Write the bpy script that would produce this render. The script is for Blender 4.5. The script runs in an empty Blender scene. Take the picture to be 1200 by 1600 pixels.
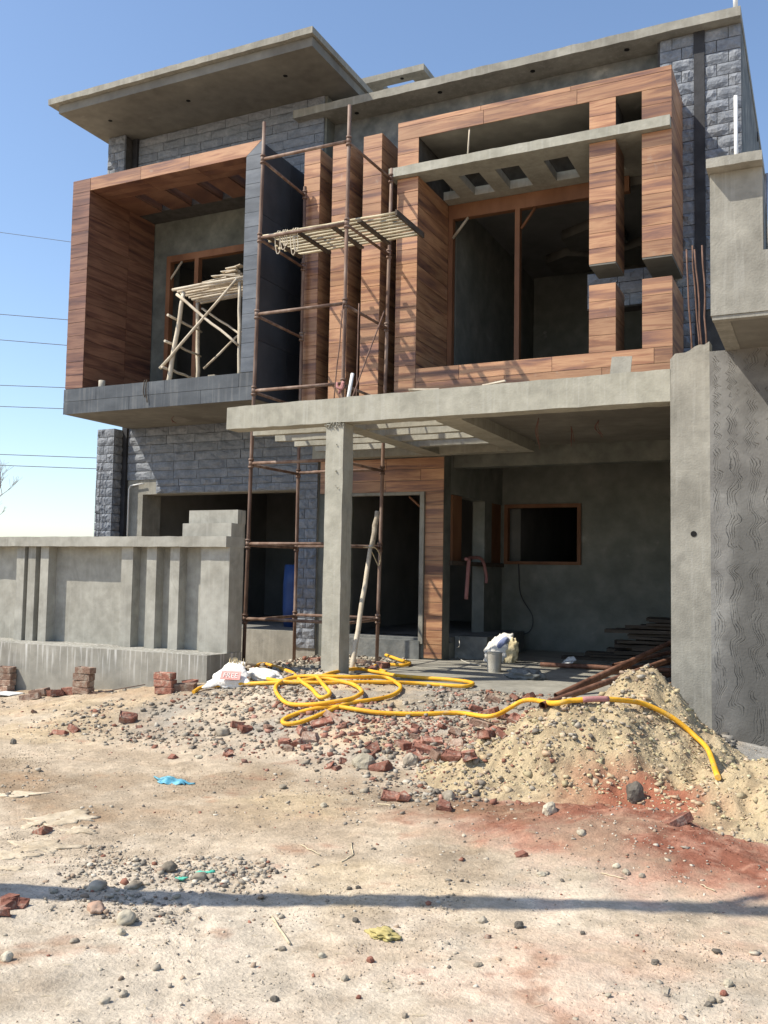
import bpy, bmesh, math, random
import numpy as np
from mathutils import Vector, Matrix, Euler, noise as mnoise
R = random.Random(7)
NR = np.random.RandomState(11)
sc = bpy.context.scene
C = sc.collection

# ------------------------------------------------------------------ camera
EYE = 1.6
CAMX = [(0.90158117, 0.01356895, -0.43239712),
        (0.43227272, -0.06771517, 0.89919683),
        (0.01707869, 0.99761242, 0.06691621)]      # world axes seen from the camera (right, up, forward)
FOC = 1434.0
cam_d = bpy.data.cameras.new('camera'); cam = bpy.data.objects.new('camera', cam_d); C.objects.link(cam)
m = Matrix.Identity(4)
for i in range(3):
    m[i][0] = CAMX[i][0]; m[i][1] = CAMX[i][1]; m[i][2] = -CAMX[i][2]
m[2][3] = EYE
cam.matrix_world = m
cam_d.sensor_fit = 'VERTICAL'; cam_d.sensor_height = 24.0; cam_d.lens = 24.0 * FOC / 1600.0
cam_d.clip_end = 6000; cam_d.clip_start = 0.05
sc.camera = cam
# ------------------------------------------------------------------ light
SUNL = Vector((1.3, 1.0, -1.95)).normalized()
elev = math.asin(-SUNL.z); az = math.atan2(-SUNL.x, -SUNL.y)
W = bpy.data.worlds.new('World'); sc.world = W; W.use_nodes = True
wn = W.node_tree.nodes; wl = W.node_tree.links
sky = wn.new('ShaderNodeTexSky'); sky.sky_type = 'NISHITA'; sky.sun_disc = False
sky.sun_elevation = elev; sky.sun_rotation = az % (2 * math.pi)
sky.air_density = 1.0; sky.dust_density = 0.7; sky.ozone_density = 2.2
wl.new(sky.outputs[0], wn['Background'].inputs[0]); wn['Background'].inputs[1].default_value = 0.14
sl = bpy.data.lights.new('sun', 'SUN'); sl.energy = 4.3; sl.angle = math.radians(0.5); sl.color = (1.0, 0.93, 0.80)
so = bpy.data.objects.new('sun', sl); C.objects.link(so); so.rotation_euler = SUNL.to_track_quat('-Z', 'Y').to_euler()
so.location = (-10, -10, 20)
sc.view_settings.view_transform = 'Standard'; sc.view_settings.look = 'None'
sc.view_settings.exposure = 0.6; sc.view_settings.gamma = 1.0
sc.render.engine = 'CYCLES'

# ------------------------------------------------------------------ materials
def lin(r, g, b):
    f = lambda c: (c / 255 / 12.92) if c / 255 <= 0.04045 else ((c / 255 + 0.055) / 1.055) ** 2.4
    return (f(r), f(g), f(b), 1)
def mat(name, stops, scale=4.0, rough=0.85, bump=0.2, bscale=40.0, stretch=(1, 1, 1), rnd=0.0, detail=8.0,
        distort=0.0, offset=True, dist=0.01, second=None, spec=0.3, metal=0.0, streak=None, stain=None):
    """stops: [(pos, (r,g,b)), ...] linear colours on a noise; optional second noise multiplies value"""
    mt = bpy.data.materials.new(name); mt.use_nodes = True
    nt = mt.node_tree; n = nt.nodes; l = nt.links; bs = n['Principled BSDF']
    geo = n.new('ShaderNodeNewGeometry'); oi = n.new('ShaderNodeObjectInfo')
    mp = n.new('ShaderNodeMapping'); mp.inputs['Scale'].default_value = stretch
    add = n.new('ShaderNodeVectorMath'); add.operation = 'MULTIPLY_ADD'
    add.inputs[1].default_value = (37.0, 23.0, 51.0) if offset else (0, 0, 0)
    comb = n.new('ShaderNodeCombineXYZ')
    for k in range(3): l.new(oi.outputs['Random'], comb.inputs[k])
    l.new(comb.outputs[0], add.inputs[0]); l.new(geo.outputs['Position'], add.inputs[2])
    l.new(add.outputs[0], mp.inputs[0])
    nz = n.new('ShaderNodeTexNoise'); nz.inputs['Scale'].default_value = scale; nz.inputs['Detail'].default_value = detail
    nz.inputs['Roughness'].default_value = 0.6; nz.inputs['Distortion'].default_value = distort
    l.new(mp.outputs[0], nz.inputs['Vector'])
    cr = n.new('ShaderNodeValToRGB'); el = cr.color_ramp.elements
    while len(el) < len(stops): el.new(0.5)
    for e, (p, c) in zip(el, stops): e.position = p; e.color = (c[0], c[1], c[2], 1)
    l.new(nz.outputs[0], cr.inputs[0])
    col = cr.outputs[0]
    if second:
        s2, lo, hi = second
        n2 = n.new('ShaderNodeTexNoise'); n2.inputs['Scale'].default_value = s2; n2.inputs['Detail'].default_value = 6
        l.new(geo.outputs['Position'], n2.inputs['Vector'])
        mr = n.new('ShaderNodeMapRange'); mr.inputs[1].default_value = 0.3; mr.inputs[2].default_value = 0.7
        mr.inputs[3].default_value = lo; mr.inputs[4].default_value = hi
        l.new(n2.outputs[0], mr.inputs[0])
        mx = n.new('ShaderNodeVectorMath'); mx.operation = 'SCALE'
        l.new(col, mx.inputs[0]); l.new(mr.outputs[0], mx.inputs['Scale']); col = mx.outputs[0]
    if stain:
        scol, sc3, lo3, amt3 = stain
        n5 = n.new('ShaderNodeTexNoise'); n5.inputs['Scale'].default_value = sc3; n5.inputs['Detail'].default_value = 9; n5.inputs['Roughness'].default_value = .65; n5.inputs['Distortion'].default_value = .6
        l.new(geo.outputs['Position'], n5.inputs['Vector'])
        r5 = n.new('ShaderNodeMapRange'); r5.inputs[1].default_value = lo3; r5.inputs[2].default_value = lo3 + .1; r5.inputs[3].default_value = 0; r5.inputs[4].default_value = amt3
        l.new(n5.outputs[0], r5.inputs[0])
        m5 = n.new('ShaderNodeMixRGB'); m5.inputs[2].default_value = (*scol, 1); l.new(r5.outputs[0], m5.inputs[0]); l.new(col, m5.inputs[1]); col = m5.outputs[0]
    if streak:   # vertical washed streaks: (colour, amount, zlow, zhigh)
        scol, amt = streak[0], streak[1]
        m2 = n.new('ShaderNodeMapping'); m2.inputs['Scale'].default_value = (16, 16, 0.9)
        l.new(geo.outputs['Position'], m2.inputs[0])
        n3 = n.new('ShaderNodeTexNoise'); n3.inputs['Scale'].default_value = 1.6; n3.inputs['Detail'].default_value = 5
        l.new(m2.outputs[0], n3.inputs['Vector'])
        r3 = n.new('ShaderNodeMapRange'); r3.inputs[1].default_value = 0.53; r3.inputs[2].default_value = 0.68
        r3.inputs[3].default_value = 0; r3.inputs[4].default_value = amt
        l.new(n3.outputs[0], r3.inputs[0])
        fac = r3.outputs[0]
        if len(streak) > 2:
            sx = n.new('ShaderNodeSeparateXYZ'); l.new(geo.outputs['Position'], sx.inputs[0])
            r4 = n.new('ShaderNodeMapRange'); r4.inputs[1].default_value = streak[2]; r4.inputs[2].default_value = streak[3]
            l.new(sx.outputs[2], r4.inputs[0])
            mm = n.new('ShaderNodeMath'); mm.operation = 'MULTIPLY'; l.new(fac, mm.inputs[0]); l.new(r4.outputs[0], mm.inputs[1]); fac = mm.outputs[0]
        mx3 = n.new('ShaderNodeMixRGB'); mx3.inputs[2].default_value = (*scol, 1)
        l.new(fac, mx3.inputs[0]); l.new(col, mx3.inputs[1]); col = mx3.outputs[0]
    if rnd:
        hs = n.new('ShaderNodeHueSaturation')
        mr = n.new('ShaderNodeMapRange'); mr.inputs[3].default_value = 1 - rnd; mr.inputs[4].default_value = 1 + rnd
        l.new(oi.outputs['Random'], mr.inputs[0]); l.new(mr.outputs[0], hs.inputs['Value']); l.new(col, hs.inputs['Color']); col = hs.outputs[0]
    l.new(col, bs.inputs['Base Color'])
    bs.inputs['Roughness'].default_value = rough; bs.inputs['Metallic'].default_value = metal
    bs.inputs['Specular IOR Level'].default_value = spec
    if bump:
        nb = n.new('ShaderNodeTexNoise'); nb.inputs['Scale'].default_value = bscale; nb.inputs['Detail'].default_value = 6
        l.new(geo.outputs['Position'], nb.inputs['Vector'])
        bp = n.new('ShaderNodeBump'); bp.inputs['Strength'].default_value = bump; bp.inputs['Distance'].default_value = dist
        l.new(nb.outputs[0], bp.inputs['Height']); l.new(bp.outputs[0], bs.inputs['Normal'])
        mt['bumpnode'] = bp.name
    return mt
M = {}
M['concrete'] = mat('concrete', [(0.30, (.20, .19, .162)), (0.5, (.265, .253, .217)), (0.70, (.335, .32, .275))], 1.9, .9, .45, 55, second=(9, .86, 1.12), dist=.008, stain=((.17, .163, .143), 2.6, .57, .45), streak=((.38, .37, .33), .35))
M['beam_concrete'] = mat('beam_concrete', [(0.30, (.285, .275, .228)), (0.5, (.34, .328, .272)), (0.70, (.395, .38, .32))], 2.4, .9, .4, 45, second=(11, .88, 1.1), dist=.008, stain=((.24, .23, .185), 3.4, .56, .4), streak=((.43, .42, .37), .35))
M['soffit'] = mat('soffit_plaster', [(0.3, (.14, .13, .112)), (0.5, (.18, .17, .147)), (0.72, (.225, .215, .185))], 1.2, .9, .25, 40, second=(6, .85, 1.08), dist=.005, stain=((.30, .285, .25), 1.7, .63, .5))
M['rough_grey'] = mat('damp_plaster', [(0.3, (.10, .11, .11)), (0.5, (.17, .175, .17)), (0.62, (.22, .22, .205)), (0.75, (.36, .35, .32))], 2.6, .92, .5, 30, second=(9, .8, 1.15), dist=.01)
M['dark_plaster'] = mat('old_plaster', [(0.3, (.10, .105, .09)), (0.5, (.15, .155, .135)), (0.7, (.21, .21, .18))], 2.2, .92, .4, 35, second=(8, .85, 1.1))
M['back_wall'] = mat('carport_plaster', [(0.3, (.16, .165, .145)), (0.5, (.20, .205, .18)), (0.66, (.25, .25, .22)), (0.78, (.45, .44, .40))], 1.9, .92, .4, 35, second=(5, .85, 1.1), stain=((.42, .41, .38), 3.2, .655, .7))
M['interior'] = mat('interior_plaster', [(0.3, (.15, .148, .138)), (0.7, (.24, .235, .22))], 1.5, .95, .2, 20)
M['wall_c'] = mat('boundary_plaster', [(0.3, (.25, .24, .205)), (0.5, (.325, .315, .275)), (0.7, (.40, .39, .345))], 2.2, .92, .3, 55, second=(9, .86, 1.1), dist=.005, stain=((.22, .21, .18), 2.2, .54, .55), streak=((.42, .41, .37), .25))
M['plinth'] = mat('plinth_plaster', [(0.3, (.20, .19, .165)), (0.5, (.265, .255, .22)), (0.7, (.33, .315, .275))], 2.4, .92, .35, 45, second=(9, .88, 1.08), dist=.006, streak=((.62, .61, .58), .75, .22, .6))
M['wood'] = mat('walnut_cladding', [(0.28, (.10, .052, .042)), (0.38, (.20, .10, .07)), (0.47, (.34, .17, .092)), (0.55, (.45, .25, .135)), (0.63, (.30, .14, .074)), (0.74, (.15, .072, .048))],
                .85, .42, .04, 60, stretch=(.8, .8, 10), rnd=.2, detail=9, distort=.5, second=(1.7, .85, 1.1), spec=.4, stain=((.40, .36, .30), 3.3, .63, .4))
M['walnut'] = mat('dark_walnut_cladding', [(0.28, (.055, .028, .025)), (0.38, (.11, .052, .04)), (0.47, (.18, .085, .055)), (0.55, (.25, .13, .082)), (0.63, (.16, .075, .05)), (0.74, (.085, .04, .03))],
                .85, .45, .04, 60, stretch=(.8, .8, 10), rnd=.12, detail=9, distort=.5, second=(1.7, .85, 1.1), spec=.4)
M['joint'] = mat('grey_mortar', [(0.3, (.05, .045, .04)), (0.7, (.09, .085, .08))], 8, .95, .2, 60)
M['slate'] = mat('slate_cladding', [(0.3, (.055, .064, .078)), (0.5, (.085, .098, .118)), (0.72, (.14, .155, .175))], 2.0, .5, .12, 50, stretch=(1, 1, 4), rnd=.12, second=(5, .85, 1.1), spec=.45)
M['slate_wash'] = mat('stained_slate', [(0.3, (.04, .046, .054)), (0.5, (.062, .07, .08)), (0.72, (.10, .11, .12))], 2.0, .55, .12, 50, stretch=(1, 1, 2), rnd=.06, streak=((.2, .2, .195), .3), spec=.4)
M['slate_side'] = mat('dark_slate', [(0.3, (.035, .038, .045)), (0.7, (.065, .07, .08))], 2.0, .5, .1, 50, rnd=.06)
M['stone'] = mat('rockface_stone', [(0.3, (.15, .165, .19)), (0.5, (.20, .215, .24)), (0.7, (.26, .272, .295))], 6.0, .85, .8, 26, rnd=.07, dist=.018, second=(26, .85, 1.12))
M['black_strip'] = mat('black_paint_strip', [(0.3, (.02, .02, .022)), (0.7, (.05, .05, .055))], 4, .7, .3, 30)
M['timber'] = mat('reddish_timber', [(0.3, (.14, .06, .03)), (0.5, (.22, .10, .05)), (0.75, (.32, .16, .085))], 2.0, .6, .15, 80, stretch=(1, 1, .4), rnd=.1)
M['rust'] = mat('rusty_steel', [(0.3, (.085, .045, .03)), (0.5, (.17, .105, .075)), (0.68, (.27, .20, .16)), (0.8, (.36, .30, .26))], 7.0, .65, .35, 120, rnd=.12, dist=.003, spec=.4, stretch=(1, 1, .35))
M['rustred'] = mat('rusted_pipe', [(0.3, (.07, .035, .025)), (0.5, (.17, .08, .05)), (0.75, (.30, .17, .12))], 9.0, .7, .3, 120, rnd=.15, dist=.003)
M['rebar'] = mat('rusty_rebar', [(0.3, (.09, .05, .035)), (0.7, (.20, .12, .09))], 12, .8, .4, 200, dist=.003)
M['bamboo'] = mat('weathered_poles', [(0.3, (.34, .27, .19)), (0.5, (.52, .45, .35)), (0.75, (.66, .60, .50))], 5, .8, .3, 60, rnd=.15, stretch=(1, 1, .5))
M['deck'] = mat('deck_bamboo', [(0.3, (.22, .18, .11)), (0.5, (.42, .36, .24)), (0.75, (.60, .54, .40))], 6, .8, .3, 70, rnd=.2, stretch=(.5, 1, 1))
M['palepole'] = mat('peeled_pole', [(0.3, (.45, .38, .28)), (0.6, (.62, .55, .44)), (0.8, (.34, .28, .2))], 5, .8, .3, 60)
M['oldwood'] = mat('old_planks', [(0.3, (.05, .038, .03)), (0.6, (.10, .08, .062)), (0.8, (.16, .13, .1))], 5, .9, .4, 60, stretch=(.4, 1, 3), rnd=.3)
M['brick'] = mat('red_brick', [(0.25, (.12, .055, .04)), (0.42, (.22, .09, .062)), (0.55, (.29, .135, .095)), (0.66, (.38, .28, .22))], 9, .92, .8, 60, rnd=.28, second=(40, .8, 1.15), dist=.014, stain=((.40, .34, .27), 14, .55, .65))
M['oldbrick'] = mat('mortared_brick', [(0.3, (.17, .10, .07)), (0.5, (.26, .165, .12)), (0.68, (.38, .30, .235))], 11, .92, .8, 60, rnd=.25, dist=.014, stain=((.40, .35, .28), 12, .52, .6))
M['rock'] = mat('grey_stone', [(0.32, (.17, .14, .105)), (0.5, (.28, .24, .185)), (0.68, (.40, .35, .27))], 9, .85, .5, 60, rnd=.3, dist=.008)
M['tanrock'] = mat('tan_stone', [(0.3, (.33, .20, .14)), (0.5, (.42, .28, .20)), (0.7, (.50, .37, .28))], 8, .85, .5, 60, dist=.008)
M['palerock'] = mat('pale_stone', [(0.3, (.30, .26, .19)), (0.5, (.40, .355, .27)), (0.75, (.52, .47, .37))], 9, .85, .5, 60, rnd=.2, dist=.008)
M['darkrock'] = mat('dark_stone', [(0.3, (.07, .06, .048)), (0.6, (.13, .115, .095)), (0.8, (.2, .18, .15))], 9, .85, .6, 60, rnd=.25, dist=.01)
M['hose'] = mat('yellow_hose', [(0.3, (.70, .33, .02)), (0.55, (.80, .42, .03)), (0.8, (.84, .50, .08))], 3, .62, .25, 60, spec=.3, second=(14, .85, 1.05), offset=False, stain=((.50, .36, .17), 9, .56, .6))
M['white'] = mat('white_plastic', [(0.3, (.70, .70, .68)), (0.7, (.8, .8, .78))], 4, .4, 0)
M['sack'] = mat('woven_sack', [(0.3, (.58, .55, .50)), (0.55, (.72, .70, .66)), (0.8, (.78, .77, .74))], 7, .75, .5, 35, dist=.02)
M['straw'] = mat('frayed_jute', [(0.3, (.48, .38, .22)), (0.7, (.70, .60, .38))], 20, .9, .4, 80)
M['redprint'] = mat('faded_red_print', [(0.3, (.62, .24, .21)), (0.7, (.70, .40, .36))], 14, .8, 0)
M['blueprint'] = mat('faded_blue_print', [(0.3, (.14, .18, .34)), (0.7, (.24, .27, .4))], 30, .8, 0)
M['blue'] = mat('blue_plastic', [(0.3, (.02, .05, .16)), (0.7, (.04, .09, .25))], 3, .5, 0)
M['cyan'] = mat('blue_polythene', [(0.3, (.06, .28, .40)), (0.7, (.22, .48, .58))], 20, .4, .3, 60)
M['green'] = mat('green_polythene', [(0.3, (.05, .38, .26)), (0.7, (.15, .55, .42))], 20, .4, .3, 60)
M['pink'] = mat('pink_cloth', [(0.3, (.34, .15, .14)), (0.7, (.44, .22, .21))], 10, .9, .3, 60)
M['cable'] = mat('dark_cable', [(0.3, (.04, .04, .045)), (0.7, (.08, .08, .09))], 5, .6, 0)
M['whitecable'] = mat('pale_cable', [(0.3, (.45, .42, .36)), (0.7, (.6, .57, .5))], 5, .6, 0)
M['redwire'] = mat('red_wire', [(0.3, (.12, .06, .045)), (0.7, (.2, .1, .08))], 5, .6, 0)
M['bark'] = mat('bare_bark', [(0.3, (.24, .22, .20)), (0.7, (.34, .31, .29))], 8, .9, .3, 60)
M['crust'] = mat('pale_crust', [(0.3, (.40, .32, .22)), (0.5, (.52, .435, .315)), (0.7, (.60, .51, .385))], 9, .9, .5, 60, rnd=.1, second=(25, .85, 1.05))
M['bucket'] = mat('cement_bucket', [(0.3, (.33, .30, .25)), (0.7, (.50, .47, .40))], 8, .85, .4, 60)
M['hole'] = mat('dark_hole', [(0.3, (.008, .008, .008)), (0.7, (.015, .015, .015))], 8, .95, 0)
M['straw_litter'] = mat('dry_straw', [(0.3, (.45, .37, .24)), (0.7, (.66, .57, .40))], 12, .9, 0, rnd=.15)
M['steel'] = mat('bright_steel', [(0.3, (.55, .55, .55)), (0.7, (.7, .7, .7))], 5, .35, 0, metal=.8)
M['navy'] = mat('navy_sheet', [(0.3, (.05, .055, .075)), (0.7, (.07, .08, .10))], 3, .5, 0)
M['paper'] = mat('newsprint', [(0.3, (.45, .46, .47)), (0.5, (.62, .63, .63)), (0.7, (.7, .7, .7))], 30, .8, 0)
M['moss'] = mat('dry_straw_tuft', [(0.3, (.30, .24, .08)), (0.7, (.52, .44, .2))], 20, .9, .3, 60)

# comb-scratched render on the neighbour's wall
def scratched():
    mt = mat('scratched_render', [(0.3, (.145, .14, .13)), (0.5, (.205, .20, .187)), (0.7, (.29, .285, .265))], 1.5, .92, .4, 40, second=(5, .85, 1.12), dist=.01, stain=((.12, .115, .108), 1.1, .47, .6))
    nt = mt.node_tree; n = nt.nodes; l = nt.links; bs = n['Principled BSDF']
    geo = n.new('ShaderNodeNewGeometry'); sx = n.new('ShaderNodeSeparateXYZ'); l.new(geo.outputs['Position'], sx.inputs[0])
    def ma(op, a, b=None, c=None):
        k = n.new('ShaderNodeMath'); k.operation = op
        for i, v in enumerate((a, b, c)):
            if v is None: continue
            if isinstance(v, (int, float)): k.inputs[i].default_value = v
            else: l.new(v, k.inputs[i])
        return k.outputs[0]
    def nzs(scale, st=(1, 1, 1)):
        mp = n.new('ShaderNodeMapping'); mp.inputs['Scale'].default_value = st; l.new(geo.outputs['Position'], mp.inputs[0])
        k = n.new('ShaderNodeTexNoise'); k.inputs['Scale'].default_value = scale; k.inputs['Detail'].default_value = 3; l.new(mp.outputs[0], k.inputs['Vector']); return k.outputs[0]
    wob = nzs(1.6)
    ph = ma('MULTIPLY_ADD', wob, 16.0, ma('MULTIPLY', sx.outputs[2], 15.0))
    up = n.new('ShaderNodeMapRange'); up.inputs[1].default_value = 2.45; up.inputs[2].default_value = 2.6; l.new(sx.outputs[2], up.inputs[0])
    zz = ma('MULTIPLY', ma('PINGPONG', ma('MULTIPLY_ADD', wob, .6, sx.outputs[2]), .05), .8)
    wv = ma('MULTIPLY_ADD', up.outputs[0], ma('SUBTRACT', zz, ma('MULTIPLY', ma('SINE', ph), 0.03)), ma('MULTIPLY', ma('SINE', ph), 0.03))
    xx = ma('ADD', sx.outputs[0], wv)
    xx = ma('ADD', xx, ma('MULTIPLY', nzs(3.4), 0.16))
    band = ma('SINE', ma('MULTIPLY', xx, 36.0))
    bm_ = n.new('ShaderNodeMapRange'); bm_.inputs[1].default_value = -.3; bm_.inputs[2].default_value = .3; l.new(band, bm_.inputs[0])
    fine = ma('SINE', ma('MULTIPLY', xx, 270.0))
    fm = n.new('ShaderNodeMapRange'); fm.inputs[1].default_value = 0.35; fm.inputs[2].default_value = .9; l.new(fine, fm.inputs[0])
    pat = n.new('ShaderNodeMapRange'); pat.inputs[1].default_value = .42; pat.inputs[2].default_value = .5; l.new(nzs(3.1), pat.inputs[0])
    xr = n.new('ShaderNodeMapRange'); xr.inputs[1].default_value = -.93; xr.inputs[2].default_value = -.90; l.new(sx.outputs[0], xr.inputs[0])
    brk = n.new('ShaderNodeMapRange'); brk.inputs[1].default_value = .42; brk.inputs[2].default_value = .56; l.new(nzs(13, (1, 1, .6)), brk.inputs[0])
    msk0 = ma('MULTIPLY', ma('MULTIPLY', bm_.outputs[0], fm.outputs[0]), ma('MULTIPLY', pat.outputs[0], xr.outputs[0]))
    msk = ma('MULTIPLY', msk0, ma('MULTIPLY_ADD', brk.outputs[0], .8, .12))
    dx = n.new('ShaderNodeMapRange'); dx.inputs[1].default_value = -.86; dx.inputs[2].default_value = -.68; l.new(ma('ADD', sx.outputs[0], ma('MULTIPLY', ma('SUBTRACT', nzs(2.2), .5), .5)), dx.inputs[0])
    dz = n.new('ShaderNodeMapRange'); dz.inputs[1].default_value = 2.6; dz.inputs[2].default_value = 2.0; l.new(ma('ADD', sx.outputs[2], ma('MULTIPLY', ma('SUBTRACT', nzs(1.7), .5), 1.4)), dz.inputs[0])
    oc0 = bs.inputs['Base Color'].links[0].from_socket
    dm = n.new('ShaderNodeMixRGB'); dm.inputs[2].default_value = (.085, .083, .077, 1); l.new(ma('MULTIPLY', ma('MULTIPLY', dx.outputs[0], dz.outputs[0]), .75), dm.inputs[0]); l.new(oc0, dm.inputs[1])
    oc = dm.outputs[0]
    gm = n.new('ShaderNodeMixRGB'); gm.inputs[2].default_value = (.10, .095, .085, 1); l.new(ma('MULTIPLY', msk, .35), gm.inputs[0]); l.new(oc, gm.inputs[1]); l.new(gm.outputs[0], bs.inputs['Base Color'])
    old = bs.inputs['Normal'].links[0].from_node
    b2 = n.new('ShaderNodeBump'); b2.inputs['Strength'].default_value = 1.0; b2.inputs['Distance'].default_value = .014; b2.invert = True
    l.new(msk, b2.inputs['Height']); l.new(old.outputs[0], b2.inputs['Normal']); l.new(b2.outputs[0], bs.inputs['Normal'])
    return mt
M['scratched'] = scratched()

# ------------------------------------------------------------------ mesh helpers
class MB:
    def __init__(s): s.v = []; s.f = []; s.sm = []
    def add(s, vs, fs, smooth=False):
        o = len(s.v); s.v += [tuple(p) for p in vs]; s.f += [tuple(o + i for i in f) for f in fs]; s.sm += [smooth] * len(fs); return s
    def box(s, x0, x1, y0, y1, z0, z1):
        v = [(x0, y0, z0), (x1, y0, z0), (x1, y1, z0), (x0, y1, z0), (x0, y0, z1), (x1, y0, z1), (x1, y1, z1), (x0, y1, z1)]
        return s.add(v, [(0, 3, 2, 1), (4, 5, 6, 7), (0, 1, 5, 4), (1, 2, 6, 5), (2, 3, 7, 6), (3, 0, 4, 7)])
    def tube(s, pts, r, n=8, cap=True):
        pts = [Vector(p) for p in pts]; rs = r if isinstance(r, (list, tuple)) else [r] * len(pts)
        vs = []; up = Vector((0, 0, 1))
        for i, p in enumerate(pts):
            t = (pts[min(i + 1, len(pts) - 1)] - pts[max(i - 1, 0)]).normalized()
            a = t.cross(up)
            if a.length < 1e-3: a = t.cross(Vector((1, 0, 0)))
            a.normalize(); b = t.cross(a)
            if i and a.dot(pa) < 0: a = -a; b = -b
            pa = a
            for k in range(n):
                th = 2 * math.pi * k / n; vs.append(p + (a * math.cos(th) + b * math.sin(th)) * rs[i])
        fs = []
        for i in range(len(pts) - 1):
            for k in range(n):
                fs.append((i * n + k, i * n + (k + 1) % n, (i + 1) * n + (k + 1) % n, (i + 1) * n + k))
        s.add(vs, fs, True)
        if cap:
            o = len(s.v) - len(vs)
            s.f += [tuple(o + k for k in range(n))[::-1], tuple(o + (len(pts) - 1) * n + k for k in range(n))]; s.sm += [False, False]
        return s
    def build(s, name, m, parent=None, **k):
        me = bpy.data.meshes.new(name); me.from_pydata(s.v, [], s.f); me.validate()
        if len(me.polygons) == len(s.sm): me.polygons.foreach_set('use_smooth', s.sm)
        me.materials.append(M[m] if isinstance(m, str) else m)
        return link(name, me, parent, **k)
def link(name, me, parent=None, label=None, cat=None, group=None, kind=None, loc=None, rot=None, scale=None):
    o = bpy.data.objects.new(name, me); C.objects.link(o)
    if parent: o.parent = parent
    if label: o['label'] = label
    if cat: o['category'] = cat
    if group: o['group'] = group
    if kind: o['kind'] = kind
    if loc is not None: o.location = loc
    if rot is not None: o.rotation_euler = rot
    if scale is not None: o.scale = scale
    return o
def empty(name, label, cat, loc=(0, 0, 0), group=None):
    return link(name, None, None, label, cat, group, loc=loc)
def B(name, m, parent, *boxes, **k):
    mb = MB()
    for b in boxes: mb.box(*b)
    return mb.build(name, m, parent, **k)
def bent(p0, p1, n=6, amp=.01, seed=None):
    p0 = Vector(p0); p1 = Vector(p1); rr = random.Random(seed if seed is not None else R.random())
    return [p0.lerp(p1, i / n) + (Vector((rr.uniform(-1, 1), rr.uniform(-1, 1), rr.uniform(-1, 1))) * amp if 0 < i < n else Vector()) for i in range(n + 1)]
def smoothpath(pts, per=8):
    P = [Vector(p) for p in pts]; P = [P[0] * 2 - P[1]] + P + [P[-1] * 2 - P[-2]]; out = []
    for i in range(1, len(P) - 2):
        for k in range(per):
            t = k / per; a, b, c, d = P[i - 1], P[i], P[i + 1], P[i + 2]
            out.append(0.5 * ((2 * b) + (-a + c) * t + (2 * a - 5 * b + 4 * c - d) * t * t + (-a + 3 * b - 3 * c + d) * t ** 3))
    out.append(P[-2]); return out

# ------------------------------------------------------------------ terrain
TAB = NR.rand(256, 256)
def vnoise(x, y):
    xi = np.floor(x).astype(int); yi = np.floor(y).astype(int); fx = x - xi; fy = y - yi
    fx = fx * fx * (3 - 2 * fx); fy = fy * fy * (3 - 2 * fy)
    g = lambda a, b: TAB[a & 255, b & 255]
    return (g(xi, yi) * (1 - fx) * (1 - fy) + g(xi + 1, yi) * fx * (1 - fy) + g(xi, yi + 1) * (1 - fx) * fy + g(xi + 1, yi + 1) * fx * fy) * 2 - 1
def fbm(x, y, f, o=4, g=.5):
    s = 0; a = 1
    for i in range(o): s = s + a * vnoise(x * f + i * 17.3, y * f - i * 9.1); f *= 2.03; a *= g
    return s
def ss(a, b, x): t = np.clip((x - a) / (b - a), 0, 1); return t * t * (3 - 2 * t)
def gau(x, y, cx, cy, sx, sy=None): sy = sy or sx; return np.exp(-(((x - cx) / sx) ** 2 + ((y - cy) / sy) ** 2))
def near(x, y): return np.clip(1 - ss(9, 14, np.hypot(x + 4, y - 6)), 0, 1)
TRK = [(-2.93, 3.86, -2.07, 2.55), (-2.84, 3.84, -2.0, 2.5), (-2.62, 3.6, -1.9, 2.5), (-4.6, 3.9, -3.6, 2.9)]
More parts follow.
